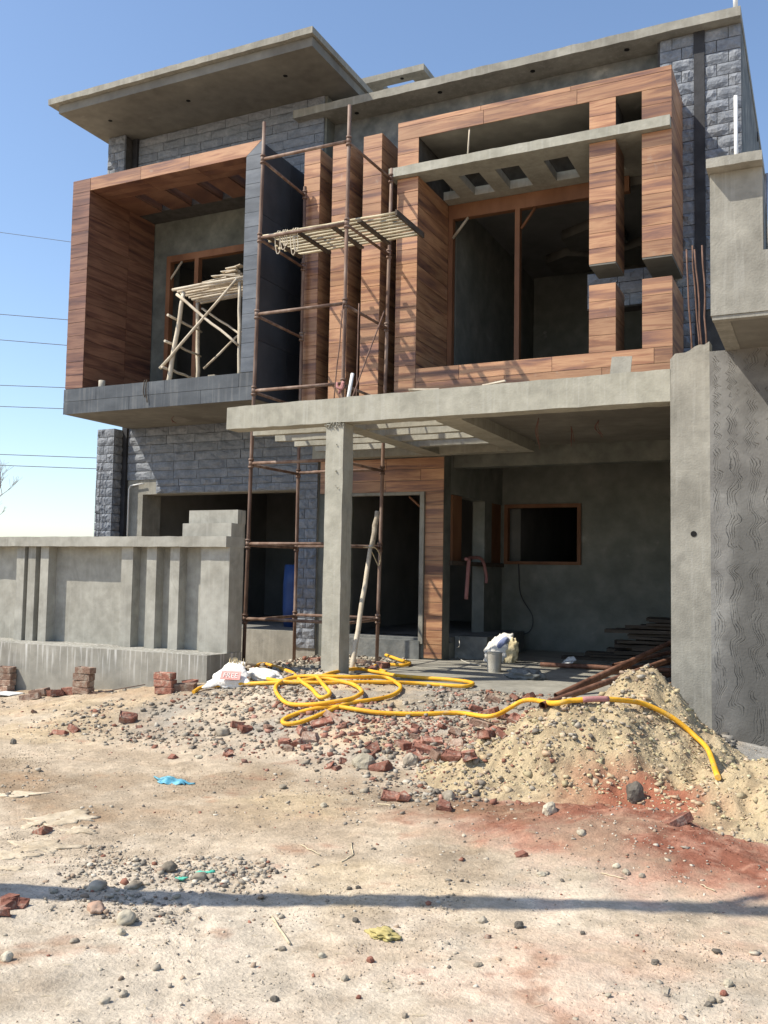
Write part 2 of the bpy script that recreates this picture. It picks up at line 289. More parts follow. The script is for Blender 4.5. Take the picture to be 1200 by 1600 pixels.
def ground(x, y):
    x = np.asarray(x, float); y = np.asarray(y, float)
    A = np.interp(x, [-14, -9.4, -8, -6.3, -5.2, -3.5, -2.4, -1.4, -.95, .2], [0, .03, .13, .36, .44, .39, .37, .30, .17, .05])
    z = A * ss(6.1, 9.1, y)
    nr = near(x, y)
    z = z + gau(x, y, -5.0, 8.9, .5, .45) * .07 + gau(x, y, -4.3, 7.9, .9, .5) * .05
    z = z + gau(x, y, -1.15, 5.75, .75, .55) * .11 + gau(x, y, -3.3, 7.1, .8, .45) * .03
    rub = (.25 + .75 * ss(6.2, 7.2, y))
    z = z + nr * (fbm(x, y, .7, 3) * .018 + fbm(x, y, 3.1, 3) * .008 + fbm(x, y, 11, 3) * .0045 * rub + rub * .008 * np.abs(fbm(x, y, 7, 3)))
    # tyre ruts
    z = z - .008 * np.exp(-((x + .25 * y + 2.15) / .05) ** 2) * (y < 5) - .006 * np.exp(-((x + .25 * y + 2.0) / .03) ** 2) * (y < 5)
    # floor of the porch: the terrain stays just under the slab
    z = z + nr * (.006 * np.abs(fbm(x + 9, y, 5.5, 4, .6)) + .0035 * fbm(x, y, 24, 2) * np.clip(.4 + fbm(x - 40, y, 1.1, 3) * 1.2, 0, 1) * 1.6)
    rz = np.clip(gau(x, y, -1.4, 6.0, .95, .5) * 1.8 + gau(x, y, -.6, 5.5, .9, .42) * 1.4, 0, 1)
    z = z + rz * (.012 * fbm(x, y, 6, 4, .65) + .010 * np.abs(fbm(x + 3, y, 13, 3)) + .035 * gau(x, y, -1.3, 6.1, .6, .3))
    for (ax_, ay_, bx_, by_) in TRK:
        L2 = (bx_ - ax_) ** 2 + (by_ - ay_) ** 2; t = ((x - ax_) * (bx_ - ax_) + (y - ay_) * (by_ - ay_)) / L2
        dd = np.abs((x - ax_) * (by_ - ay_) - (y - ay_) * (bx_ - ax_)) / math.sqrt(L2) + .008 * fbm(x, y, 2, 2)
        z = z - (t > -.05) * (t < 1.1) * (.010 * np.exp(-(dd / .016) ** 2) - .005 * np.exp(-((np.abs(dd) - .03) / .014) ** 2))
    inside = (x > -6.1) & (x < -1.4) & (y > 9.35)
    return np.where(inside, np.minimum(z, .37), z)
def pile_smooth(x, y):
    x = np.asarray(x, float); y = np.asarray(y, float)
    h = .56 * gau(x, y, -1.42, 8.15, .55, .48) + .42 * gau(x, y, -1.82, 7.30, .52, .45) + .26 * gau(x, y, -1.25, 7.3, .5, .6) + .17 * gau(x, y, -2.35, 6.95, .55, .5) + .15 * gau(x, y, -1.75, 6.7, .65, .38)
    return h * (1 - .55 * ss(-1.9, -2.3, x + .0 * y) * ss(7.2, 7.7, y)) + .40 * gau(x, y, -.36, 6.72, .46, .52) - .055
def pile(x, y):
    x = np.asarray(x, float); y = np.asarray(y, float); h = pile_smooth(x, y)
    e = ss(0, .12, h)
    return h + e * (fbm(x, y, 2.3, 3) * .05 + fbm(x, y, 7, 5, .66) * .026 + .035 * np.abs(fbm(x, y, 4.5, 3)) - .015 + .014 * ss(.0, .3, fbm(x + 5, y, 15, 3)))
def terr(x, y): return float(np.maximum(ground(x, y), ground(x, y) + pile(x, y)))
def ray(px, py):
    d = (px - 600, -(py - 800), FOC)
    return Vector([sum(CAMX[i][k] * d[k] for k in range(3)) for i in range(3)]).normalized()
def at(px, py, lift=0.0, smooth=False):
    """where the line of sight through a photo point meets the ground"""
    d = ray(px, py); ts = np.arange(2.0, 30, .01); X = d.x * ts; Y = d.y * ts; Z = EYE + d.z * ts
    H = np.maximum(ground(X, Y), ground(X, Y) + (pile_smooth(X, Y) if smooth else pile(X, Y))) + lift
    H = np.where((X > -6.1) & (X < -1.4) & (Y > 9.35), np.maximum(H, .40 + lift), H)
    k = int(np.argmax(Z < H)) or 1100
    return Vector((X[k], Y[k], H[k]))
def zat(x, y):
    z = terr(x, y)
    return max(z, .40) if (-6.1 < x < -1.4 and y > 9.35) else z

def axis(lo, hi, step, far):
    a = [lo + i * step for i in range(int(round((hi - lo) / step)) + 1)]
    g = step; l = []; p = lo
    while p > -far: g *= 1.5; p -= g; l.append(p)
    r = []; g = step; p = hi
    while p < far: g *= 1.5; p += g; r.append(p)
    return np.array(l[::-1] + a + r)
def grid_mesh(name, xs, ys, Z, cols, m, parent=None, mask=None, **k):
    nx, ny = len(xs), len(ys); XX, YY = np.meshgrid(xs, ys)
    co = np.stack([XX.ravel(), YY.ravel(), Z.ravel()], 1)
    i = np.arange(nx * ny).reshape(ny, nx)
    q = np.stack([i[:-1, :-1].ravel(), i[:-1, 1:].ravel(), i[1:, 1:].ravel(), i[1:, :-1].ravel()], 1)
    if mask is not None: q = q[mask(XX, YY)[:-1, :-1].ravel()]
    me = bpy.data.meshes.new(name); me.vertices.add(len(co)); me.vertices.foreach_set('co', co.ravel())
    me.loops.add(len(q) * 4); me.loops.foreach_set('vertex_index', q.ravel().astype(np.int32))
    me.polygons.add(len(q)); me.polygons.foreach_set('loop_start', np.arange(0, len(q) * 4, 4, dtype=np.int32))
    me.polygons.foreach_set('use_smooth', np.ones(len(q), bool)); me.update()
    ca = me.color_attributes.new('tint', 'FLOAT_COLOR', 'POINT')
    ca.data.foreach_set('color', np.concatenate([cols.reshape(-1, 3), np.ones((nx * ny, 1))], 1).ravel().astype(np.float32))
    me.materials.append(M[m]); return link(name, me, parent, **k)
def tintmat(name, bump=.6, bscale=60, rough=.95, dist=.018, lo=.76, hi=1.16, fs=46):
    mt = bpy.data.materials.new(name); mt.use_nodes = True; nt = mt.node_tree; n = nt.nodes; l = nt.links; bs = n['Principled BSDF']
    at_ = n.new('ShaderNodeAttribute'); at_.attribute_name = 'tint'; geo = n.new('ShaderNodeNewGeometry')
    nz = n.new('ShaderNodeTexNoise'); nz.inputs['Scale'].default_value = fs; nz.inputs['Detail'].default_value = 8; nz.inputs['Roughness'].default_value = .7
    l.new(geo.outputs['Position'], nz.inputs['Vector'])
    mr = n.new('ShaderNodeMapRange'); mr.inputs[1].default_value = .3; mr.inputs[2].default_value = .7; mr.inputs[3].default_value = lo; mr.inputs[4].default_value = hi
    l.new(nz.outputs[0], mr.inputs[0])
    sc_ = n.new('ShaderNodeVectorMath'); sc_.operation = 'SCALE'; l.new(at_.outputs['Color'], sc_.inputs[0]); l.new(mr.outputs[0], sc_.inputs['Scale'])
    l.new(sc_.outputs[0], bs.inputs['Base Color']); bs.inputs['Roughness'].default_value = rough; bs.inputs['Specular IOR Level'].default_value = .15
    nb = n.new('ShaderNodeTexNoise'); nb.inputs['Scale'].default_value = bscale; nb.inputs['Detail'].default_value = 8; nb.inputs['Roughness'].default_value = .65
    l.new(geo.outputs['Position'], nb.inputs['Vector'])
    bp = n.new('ShaderNodeBump'); bp.inputs['Strength'].default_value = bump; bp.inputs['Distance'].default_value = dist
    l.new(nb.outputs[0], bp.inputs['Height']); l.new(bp.outputs[0], bs.inputs['Normal'])
    return mt
M['soil'] = tintmat('dry_soil', .8, 45); M['sandm'] = tintmat('sandy_heap', .8, 60, lo=.7, hi=1.18, fs=55)
M['pebble'] = tintmat('pebbles', .3, 60, .8, lo=.85, hi=1.1)
def mixc(a, b, t): return a * (1 - t[..., None]) + np.array(b) * t[..., None]
def soilcol(x, y):
    c = np.ones(x.shape + (3,)) * np.array((.49, .40, .295))
    n1 = fbm(x, y, .55, 4); n2 = fbm(x + 31, y - 7, 1.3, 5, .6); n3 = fbm(x - 11, y + 5, 3.2, 5, .6); n4 = fbm(x + 3, y + 50, 8, 4, .65); n5 = fbm(x - 3, y + 20, 19, 3, .7)
    c = mixc(c, (.60, .515, .40), ss(-.2, .7, n1 + n3 * .4)); c = mixc(c, (.30, .225, .15), ss(.05, .8, n2 + .3 * n4) * .7)
    c = mixc(c, (.50, .38, .22), ss(.1, .9, fbm(x + 70, y, .9, 3)) * .5)
    c = mixc(c, (.62, .545, .44), ss(5.2, 3.6, y) * ss(-.4, .5, n2 + n4 * .3) * .7)
    c = mixc(c, (.58, .405, .30), ss(-2.4, -.5, x) * ss(5.4, 3.8, y) * .7 * ss(-.6, .7, n3))
    rs = gau(x, y, -1.4, 6.0, .95, .5) * 1.8 + gau(x, y, -.6, 5.5, .9, .42) * 1.4
    c = mixc(c, (.42, .215, .15), np.clip(rs * 1.3 + gau(x, y, -1.0, 5.0, 1.5, .6) * .7 + n3 * .5 - .4, 0, 1) * .65)
    c = mixc(c, (.25, .095, .06), np.clip(rs * 1.1 + n3 * .6 + n4 * .4 - .5, 0, 1) * .95)
    c = mixc(c, (.36, .20, .14), np.clip(rs - .2, 0, 1) * ss(.0, .6, n5 + n4 * .5) * .6)
    c = mixc(c, (.19, .13, .08), np.clip(gau(x, y, -3.0, 6.25, 1.0, .32) + gau(x, y, -2.3, 5.9, .8, .28) + n3 * .4 - .25, 0, 1) * .75)
    g = ss(6.2, 7.3, y) * ss(-7.2, -5.8, x)
    c = mixc(c, (.29, .27, .235), g * ss(-.7, .5, n2 + n3 * .5) * .8)
    c = mixc(c, (.37, .27, .175), ss(6.6, 8.2, y) * ss(-5.8, -7, x) * .7 * ss(-.8, .3, n3))
    c = mixc(c, (.25, .165, .095), np.clip(gau(x, y, -5.6, 5.25, .9, .4) + gau(x, y, -5.0, 4.9, .9, .3) + gau(x, y, -4.2, 4.6, .6, .25) + n3 * .5 - .35, 0, 1) * .7)
    c = mixc(c, (.36, .275, .19), np.clip(fbm(x * .8 + 91, y * 1.6, 1.4, 5, .62) * 1.3 - .15, 0, 1) * .55)
    c = mixc(c, (.30, .29, .27), ss(-.85, -.6, x) * ss(7.35, 7.7, y) * .95)
    c = c * (1 + .13 * n4 + .10 * n3 + .10 * n5)[..., None]
    return np.clip(c, .02, .72)
xs = axis(-10.5, 1.6, .03, 1800); ys = axis(2.0, 9.6, .026, 1800)
XX, YY = np.meshgrid(xs, ys)
grid_mesh('ground', xs, ys, ground(XX, YY), soilcol(XX, YY), 'soil', kind='structure')
px_ = np.arange(-3.6, .8, .022); py_ = np.arange(5.2, 8.985, .022); PX, PY = np.meshgrid(px_, py_)
ph = pile(PX, PY)
pc = np.ones(PX.shape + (3,)) * np.array((.45, .355, .22))
n3 = fbm(PX, PY, 3, 4); n4 = fbm(PX + 9, PY, 9, 4)
pc = mixc(pc, (.53, .43, .275), ss(-.1, .8, n3)); pc = mixc(pc, (.25, .19, .12), ss(.0, .7, n4) * .65)
pc = mixc(pc, (.50, .385, .20), gau(PX, PY, -1.9, 7.6, .35) * .7)
pc = mixc(pc, (.30, .10, .06), np.clip(gau(PX, PY, -1.15, 6.45, .55, .42) * 1.7 + n3 * .35 - .35, 0, 1) * .9)
left = PX < -.95
grid_mesh('sand_heap', px_, py_, ground(PX, PY) + ph, pc, 'sandm', kind='stuff', mask=lambda x, y: pile(x, y) > -.045,
          label='heap of pale sandy gravel and clods in front of the right pillar', cat='sand heap')

# ------------------------------------------------------------------ the house
house = empty('house', 'unfinished two-storey house with walnut cladding, grey stone and projecting concrete slabs', 'house', (-6, 12, .4))
house.location = (0, 0, 0)
unit = MB().box(-.5, .5, -.5, .5, -.5, .5)
def unitmesh(m):
    me = bpy.data.meshes.new('piece'); me.from_pydata(unit.v, [], unit.f); me.materials.append(M[m]); return me
def umesh(nm, m_):
    me = bpy.data.meshes.new(nm); me.from_pydata(unit.v, [], unit.f); me.materials.append(M[m_]); return me
UMtile = umesh('tile', 'concrete'); UMboard = umesh('offcut', 'bamboo')
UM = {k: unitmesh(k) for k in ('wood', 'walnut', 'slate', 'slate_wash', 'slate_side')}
def piece(name, m, x0, x1, y0, y1, z0, z1, parent):
    return link(name, UM[m], parent, loc=((x0 + x1) / 2, (y0 + y1) / 2, (z0 + z1) / 2), scale=(x1 - x0, y1 - y0, z1 - z0))
T = .014; G = .0028
def rows(z0, z1, h):
    n = max(1, round((z1 - z0) / h)); return [(z0 + (z1 - z0) * i / n, z0 + (z1 - z0) * (i + 1) / n) for i in range(n)]
def clad_x(x0, x1, y, z0, z1, parent, m='wood', name='wood_plank', h=.2, L=1.22, off=0.0):
    """pieces on a face looking to -Y"""
    for i, (a, b) in enumerate(rows(z0, z1, h)):
        cuts = [x0]; c = x0 + (L * (.5 if i % 2 else 1.0) if off else L)
        while c < x1 - .12: cuts.append(c); c += L
        cuts.append(x1)
        for p, q in zip(cuts, cuts[1:]):
            piece(name, m, p + G, q - G, y - T - R.uniform(0, .0025), y, a + G, b - G, parent)
def clad_y(y0, y1, x, z0, z1, parent, side=1, m='wood', name='wood_plank', h=.2, L=5):
    for a, b in rows(z0, z1, h):
        cuts = [y0]; c = y0 + L
        while c < y1 - .12: cuts.append(c); c += L
        cuts.append(y1)
        for p, q in zip(cuts, cuts[1:]):
            t = T + R.uniform(0, .002)
            piece(name, m, x if side > 0 else x - t, x + t if side > 0 else x, p + G, q - G, a + G, b - G, parent)

# rock-faced stones: a handful of shared meshes
def stonemesh(seed):
    rr = random.Random(seed); nx, nz = 4, 3; vs = []; fs = []
    for j in range(nz + 1):
        for i in range(nx + 1):
            edge = i in (0, nx) or j in (0, nz)
            x = -.5 + i / nx + (0 if i in (0, nx) else rr.uniform(-.06, .06)); z = -.5 + j / nz + (0 if j in (0, nz) else rr.uniform(-.1, .1))
            y = -.46 if edge else -.55 - rr.uniform(0, .62)
            vs.append((x, y, z))
    w = nx + 1
    for j in range(nz):
        for i in range(nx):
            a = j * w + i
            if rr.random() < .5: fs += [(a, a + 1, a + w + 1), (a, a + w + 1, a + w)]
            else: fs += [(a, a + 1, a + w), (a + 1, a + w + 1, a + w)]
    o = len(vs); vs += [(-.5, .5, -.5), (.5, .5, -.5), (.5, .5, .5), (-.5, .5, .5)]
    c = [0, nx, nz * w + nx, nz * w]
    fs += [tuple([o, o + 1] + list(range(nx, -1, -1))), tuple([o + 3] + list(range(nz * w, nz * w + nx + 1)) + [o + 2])]
    fs += [tuple([o, 0] + [j * w for j in range(1, nz + 1)] + [o + 3]), tuple([o + 1, o + 2] + [j * w + nx for j in range(nz, -1, -1)])]
    me = bpy.data.meshes.new('stone_block'); me.from_pydata(vs, [], fs); me.validate(); me.materials.append(M['stone']); return me
SM = [stonemesh(i) for i in range(9)]
def stones(x0, x1, y, z0, z1, parent, h=.147, L=(.26, .5), rot=0, skip=None, proud=.045, bond=None):
    """rock-faced blocks on a face at y looking to -Y (rot 90: on a face at x=y looking to +X)"""
    for i, (a, b) in enumerate(rows(z0, z1, h)):
        cuts = [x0]; rr = random.Random(int(x0 * 991) + i * 7)
        if bond: cuts.append(x0 + (x1 - x0) * (bond if i % 2 else 1 - bond))
        while not bond:
            n = cuts[-1] + rr.uniform(*L)
            if n > x1 - .13: break
            cuts.append(n)
        cuts.append(x1)
        for p, q in zip(cuts, cuts[1:]):
            if skip and skip((p + q) / 2, (a + b) / 2): continue
            me = rr.choice(SM); d = proud * rr.uniform(.75, 1.15); g = .004
            if rot == 0: link('stone_block', me, parent, loc=((p + q) / 2, y, (a + b) / 2), scale=(q - p - g * 2, d, b - a - g * 2))
            else: link('stone_block', me, parent, loc=(y, (p + q) / 2, (a + b) / 2), rot=(0, 0, math.pi / 2), scale=(q - p - g * 2, d, b - a - g * 2))

# --- ground floor structure
B('ground_floor_wall', 'concrete', house,
  (-10.63, -10.27, 12.04, 12.5, .0, 3.6), (-10.27, -7.27, 12.04, 12.36, 2.85, 3.6), (-7.27, -6.9, 12.04, 12.5, .0, 3.6), (-10.27, -7.27, 12.06, 12.4, .0, .70))
dw = B('door_wall', 'dark_plaster', house, (-6.9, -6.42, 12.06, 12.3, .3, 3.3), (-6.42, -5.18, 12.06, 12.3, 2.76, 3.3), (-5.18, -4.85, 12.04, 12.3, .3, 3.3))
B('door_step', 'rough_grey', house, (-6.6, -5.18, 11.98, 12.06, .3, .66), (-6.42, -5.18, 12.06, 12.6, .3, .70))
B('porch_side_wall', 'back_wall', house, (-5.05, -4.85, 12.3, 14.65, 2.77, 3.5), (-5.05, -4.85, 13.77, 14.11, .7, 2.77), (-5.05, -4.85, 14.62, 14.65, .7, 2.77), (-5.05, -4.85, 12.3, 14.65, .3, .62), (-5.05, -4.85, 14.11, 14.62, .62, 1.74))
B('porch_back_wall', 'back_wall', house, (-4.85, -1.3, 14.65, 14.85, .3, 1.79), (-4.85, -4.80, 14.65, 14.85, 1.79, 2.78), (-3.52, -1.3, 14.65, 14.85, 1.79, 2.78), (-4.85, -1.3, 14.65, 14.85, 2.78, 3.5))
B('porch_right_wall', 'dark_plaster', house, (-1.30, -1.12, 9.25, 14.85, .0, 3.42))
B('porch_floor', 'concrete', house, (-6.1, -1.32, 9.2, 12.05, .25, .40), (-4.85, -1.32, 12.05, 14.64, .25, .40))
B('room_floor', 'interior', house, (-10.9, -4.86, 12.4, 20, .45, .70), (-4.84, -1.0, 14.86, 20, .45, .70))
B('room_wall', 'interior', house, (-11.0, -10.64, 12.3, 20, .0, 8.6), (-11, -.9, 19.8, 20, 0, 8.6), (-6.95, -6.8, 12.52, 19.8, .7, 8.6), (-4.8, -4.6, 14.87, 19.8, .7, 3.5), (-11, -6.97, 16.4, 16.6, .7, 3.6), (-6.78, -4.62, 17.0, 17.2, .7, 3.6))
B('upper_floor_slab', 'interior', house, (-10.63, -6.9, 12.37, 19.8, 3.60, 3.98), (-6.79, -4.86, 12.32, 19.8, 3.60, 3.98), (-4.84, -1.0, 12.62, 19.8, 3.52, 3.98))
B('side_wall', 'rough_grey', house, (-1.05, -.87, 12.05, 20, .0, 8.66))
B('partition_wall', 'back_wall', house, (-5.22, -4.89, 12.51, 16.5, 3.98, 7.2))
B('partition_wall', 'back_wall', house, (-4.88, -1.06, 16.5, 16.7, 3.98, 7.2))
B('partition_wall', 'interior', house, (-10.2, -7.0, 15.0, 15.2, 3.98, 7.2))
# --- porch roof: front beam, ribs, cross beams, slab
mb = MB()
def rbox(mb, x0, x1, y0, y1, z0, z1, nx=26, amp=.006, seed=1, zr=0.0):
    """box with slightly wavy long edges (hand-laid concrete)"""
    rr = random.Random(seed); vs = []; fs = []
    for i in range(nx + 1):
        x = x0 + (x1 - x0) * i / nx; r4 = [rr.uniform(-amp, amp) for _ in range(6)]; rise = zr * i / nx
        vs += [(x, y0 + r4[0], z0 + r4[1]), (x, y1, z0 + r4[2]), (x, y1, z1 + r4[3] + rise), (x, y0 + r4[4], z1 + r4[5] + rise)]
    for i in range(nx):
        a = i * 4
        for k in range(4): fs.append((a + k, a + 4 + k, a + 4 + (k + 1) % 4, a + (k + 1) % 4))
    fs += [(0, 1, 2, 3), (nx * 4 + 3, nx * 4 + 2, nx * 4 + 1, nx * 4)]
    mb.add(vs, fs)
rbox(mb, -6.44, -1.312, 9.0, 9.25, 3.29, 3.555, 40, .004, 3, zr=.05)
mb.build('front_beam', 'beam_concrete', house)
for i, y in enumerate((9.56, 10.08, 10.56, 11.12)):
    mb = MB(); rbox(mb, -6.44, -3.83, y, y + .10, 3.295, 3.54, 20, .003, 20 + i); mb.build('rib', 'beam_concrete', house)
B('cross_beam', 'beam_concrete', house, (-5.09, -4.85, 9.25, 11.84, 3.28, 3.55))
B('cross_beam', 'beam_concrete', house, (-3.83, -3.53, 9.25, 11.84, 3.28, 3.55))
B('cross_beam', 'beam_concrete', house, (-6.9, -3.53, 11.84, 12.035, 3.285, 3.56))
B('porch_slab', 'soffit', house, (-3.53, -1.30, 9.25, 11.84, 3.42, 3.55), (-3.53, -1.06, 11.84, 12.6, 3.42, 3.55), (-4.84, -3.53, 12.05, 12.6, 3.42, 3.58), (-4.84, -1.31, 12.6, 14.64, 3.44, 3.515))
B('drop_beam', 'dark_plaster', house, (-4.845, -1.31, 12.38, 12.6, 3.15, 3.42))
mb = MB()
rr = random.Random(5); nzc = 18; vs = []; fs = []
for i in range(nzc + 1):
    z = .3 + (3.288 - .3) * i / nzc
    for (x, y) in ((-5.085, 9.02), (-4.86, 9.02), (-4.86, 9.262), (-5.085, 9.262)): vs.append((x + rr.uniform(-.004, .004), y + rr.uniform(-.003, .003), z))
for i in range(nzc):
    for k in range(4): fs.append((i * 4 + k, i * 4 + (k + 1) % 4, i * 4 + 4 + (k + 1) % 4, i * 4 + 4 + k))
mb.add(vs, fs); mb.build('porch_column', 'beam_concrete', house)
mb = MB(); rr = random.Random(6)
for i in range(44):
    x = rr.uniform(-5.09, -4.85); z = 3.285 - abs(rr.gauss(0, .02)) if i < 38 else 3.28 - rr.uniform(0, .75); x = x if i < 38 else -4.93 + rr.uniform(-.03, .02); r = rr.uniform(.005, .011)
    mb.tube([(x - r, 9.012, z), (x, 9.004, z + r * .3), (x + r, 9.013, z)], [r * .5, r, r * .4], 5)
mb.build('mortar_drips', 'beam_concrete', house, kind='stuff')
mb = MB(); vs = []; fs = []   # right pillar with its ragged sloping top
nx = 8
for i in range(nx + 1):
    x = -1.312 + (-.955 + 1.312) * i / nx; zt = 3.72 + .12 * (i / nx) + rr.uniform(-.02, .02) - (.03 if i == 0 else 0)
    vs += [(x, 9.0, 0.05), (x, 9.25, 0.05), (x, 9.25, zt + rr.uniform(-.02, .02)), (x, 9.0, zt)]
for i in range(nx):
    a = i * 4
    for k in range(4): fs.append((a + k, a + 4 + k, a + 4 + (k + 1) % 4, a + (k + 1) % 4))
fs += [(0, 1, 2, 3), (nx * 4 + 3, nx * 4 + 2, nx * 4 + 1, nx * 4)]
mb.add(vs, fs); mb.build('right_pillar', 'concrete', house)
for (xb, zb, xt, zt) in ((-1.125, 3.7, -1.175, 4.80), (-1.06, 3.72, -1.12, 4.83), (-1.03, 3.72, -1.10, 4.79), (-.985, 3.75, -1.03, 4.82)):
    MB().tube(bent((xb, 9.13 + R.uniform(-.06, .06), zb), (xt, 9.14, zt), 6, .008), .0085, 6).build('rebar', 'rebar', house)
# dark socket hole in the pillar
MB().tube([(-1.105, 8.996, 2.02), (-1.105, 9.02, 2.02)], .028, 12).build('socket_hole', 'hole', house)
# --- portal cladding round the entrance
clad_x(-6.86, -4.85, 12.06 - .02, 2.78, 3.27, dw, h=.163, L=1.1, off=1)
clad_x(-5.13, -4.85, 12.04, .42, 2.78, dw, h=.197)
B('door_frame', 'concrete', house, (-5.20, -5.135, 11.99, 12.10, .62, 2.775), (-6.42, -5.20, 12.0, 12.1, 2.735, 2.775))
MB().tube([(-5.22, 12.11, 2.55), (-5.42, 12.11, 2.72)], .018, 4).build('door_brace', 'timber', house)
# porch window frames, rail, posts
B('window_post', 'timber', house, (-5.0, -4.9, 12.52, 12.88, 1.78, 2.77))
B('window_post', 'timber', house, (-5.02, -4.86, 14.12, 14.60, 1.80, 2.77))
B('window_rail', 'oldwood', house, (-5.0, -4.80, 12.25, 14.6, 1.74, 1.80))
B('window_frame', 'timber', house, (-4.80, -4.74, 14.60, 14.72, 1.79, 2.78), (-3.58, -3.52, 14.60, 14.72, 1.79, 2.78), (-4.74, -3.58, 14.60, 14.72, 2.72, 2.78), (-4.74, -3.58, 14.60, 14.72, 1.79, 1.84))
mb = MB(); mb.box(-4.84, -4.35, 12.5, 14.3, .38, .72); mb.build('masonry_ledge', 'rough_grey', house)
# --- facing stones, ground floor
stones(-10.62, -6.9, 12.035, 3.09, 3.97, house, L=(.38, .62))
stones(-9.98, -6.9, 12.035, 2.86, 3.09, house, h=.12, L=(.38, .6))
stones(-7.27, -6.9, 12.035, .46, 2.86, house, bond=.42)
for z0, z1 in ((.0, 3.95), (7.65, 9.02)): B('stone_fin', 'joint', house, (-11.05, -10.715, 11.80, 12.3, z0, z1))
stones(-11.07, -10.70, 11.795, 1.95, 3.95, house, bond=.4, proud=.032)
stones(11.80, 12.02, -10.71, 1.95, 3.95, house, L=(.3, .4), rot=1, proud=.03)
stones(-11.07, -10.70, 11.795, 7.9, 9.02, house, bond=.4)
B('black_strip', 'black_strip', house, (-10.70, -10.60, 11.97, 12.04, .3, 9.02))
B('side_return', 'concrete', house, (-11.04, -10.72, 11.80, 12.0, .0, 1.95))
# --- upper storey walls
B('upper_wall', 'dark_plaster', house, (-10.63, -9.9, 12.05, 12.35, 3.6, 9.02), (-9.9, -7.0, 12.05, 12.35, 6.86, 9.02), (-9.9, -7.0, 12.05, 12.36, 3.6, 4.30), (-7.0, -6.895, 12.05, 12.55, 3.6, 9.02))
stones(-10.62, -6.93, 12.04, 7.7, 9.02, house, L=(.4, .7), h=.15)
B('upper_wall', 'rough_grey', house, (-6.895, -5.22, 12.3, 12.5, 3.59, 8.66), (-5.22, -2.84, 12.3, 12.5, 7.54, 8.66), (-2.84, -1.87, 12.3, 12.5, 7.54, 8.66), (-5.22, -4.9, 12.3, 12.5, 3.59, 7.54), (-4.9, -1.9, 12.3, 12.5, 3.59, 4.30))
B('upper_wall', 'joint', house, (-1.9, -1.05, 12.05, 12.5, 3.59, 8.66), (-2.83, -1.9, 12.06, 12.3, 5.16, 5.66), (-4.9, -2.83, 12.29, 12.5, 7.12, 7.53))
stones(-1.87, -1.44, 12.045, 3.9, 8.66, house, bond=.36, h=.157)
stones(-1.315, -.87, 12.045, 5.0, 8.66, house, bond=.34, h=.157)
stones(-2.82, -1.88, 12.055, 5.17, 5.65, house, h=.16)
B('black_strip', 'black_strip', house, (-1.44, -1.31, 12.0, 12.05, 3.6, 8.66))
# --- roof, fascia, canopy, upper frame
mb = MB(); rbox(mb, -7.39, -.86, 11.85, 19.9, 8.665, 8.785, 40, .004, 9); mb.build('roof_slab', 'concrete', house)
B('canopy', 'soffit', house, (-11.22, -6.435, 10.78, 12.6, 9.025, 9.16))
mb = MB(); rbox(mb, -11.38, -6.39, 10.70, 13.2, 9.165, 9.262, 34, .004, 12); mb.build('canopy_top', 'concrete', house)
B('roof_frame', 'concrete', house, (-7.2, -5.77, 13.2, 13.42, 9.78, 9.885), (-7.2, -6.62, 13.42, 14.4, 9.78, 9.885), (-6.05, -5.77, 13.42, 14.4, 9.78, 9.885), (-6.62, -6.05, 14.15, 14.4, 9.78, 9.885), (-7.1, -6.9, 14.1, 14.3, 8.79, 9.78), (-6.1, -5.9, 14.15, 14.3, 8.79, 9.78))
def disc(x, y, z, r=.035):
    MB().tube([(x, y, z - .004), (x, y, z + .003)], r, 12).build('fixture_hole', 'hole', house)
for x in (-10.6, -9.0, -7.2): disc(x, 11.3, 9.025)
for x, y in ((-6.4, 12.1), (-5.0, 12.05), (-3.6, 12.05), (-2.3, 12.05)): disc(x, y, 8.66)
disc(-6.2, 13.3, 9.778, .03)
MB().tube([(-.93, 11.90, 6.2), (-.93, 11.90, 7.65)], .024, 10).build('drain_pipe', 'white', house)
MB().tube([(-.93, 12.0, 8.78), (-.93, 12.0, 9.3)], .03, 10).build('roof_pipe', 'white', house)
# --- projecting box with the balcony (left)
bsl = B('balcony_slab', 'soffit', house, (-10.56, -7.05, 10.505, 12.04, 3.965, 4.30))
clad_x(-10.57, -7.04, 10.505, 3.96, 4.352, bsl, m='slate_wash', name='slate_tile', h=.195, L=1.3, off=1)
bf = B('box_frame', 'joint', house, (-10.545, -10.215, 10.505, 12.04, 4.30, 7.64), (-10.215, -7.28, 10.505, 10.95, 7.465, 7.64), (-7.28, -7.055, 10.505, 12.04, 4.30, 7.60), (-10.215, -7.28, 11.62, 12.04, 7.465, 7.64),
  (-10.215, -9.72, 10.95, 11.62, 7.465, 7.64), (-9.52, -9.12, 10.95, 11.62, 7.465, 7.64), (-8.92, -8.52, 10.95, 11.62, 7.465, 7.64), (-8.32, -7.95, 10.95, 11.62, 7.465, 7.64), (-7.75, -7.45, 10.95, 11.62, 7.465, 7.64))
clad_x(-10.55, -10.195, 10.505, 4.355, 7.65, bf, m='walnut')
def quadpiece(name, m, pts, y0, y1):
    n = len(pts); vs = [(x, y0, z) for x, z in pts] + [(x, y1, z) for x, z in pts]
    MB().add(vs, [tuple(range(n)), tuple(range(2 * n - 1, n - 1, -1))] + [(i, i + n, (i + 1) % n + n, (i + 1) % n) for i in range(n)]).build(name, m  , bf)
for a, b in ((-10.19, -9.2), (-9.2, -8.3)): piece('wood_plank', 'wood', a + G, b - G, 10.489, 10.505, 7.452, 7.648  , bf)
quadpiece('wood_plank', 'wood', [(-8.297, 7.452), (-7.30, 7.452), (-7.045, 7.648), (-8.297, 7.648)], 10.489, 10.505)
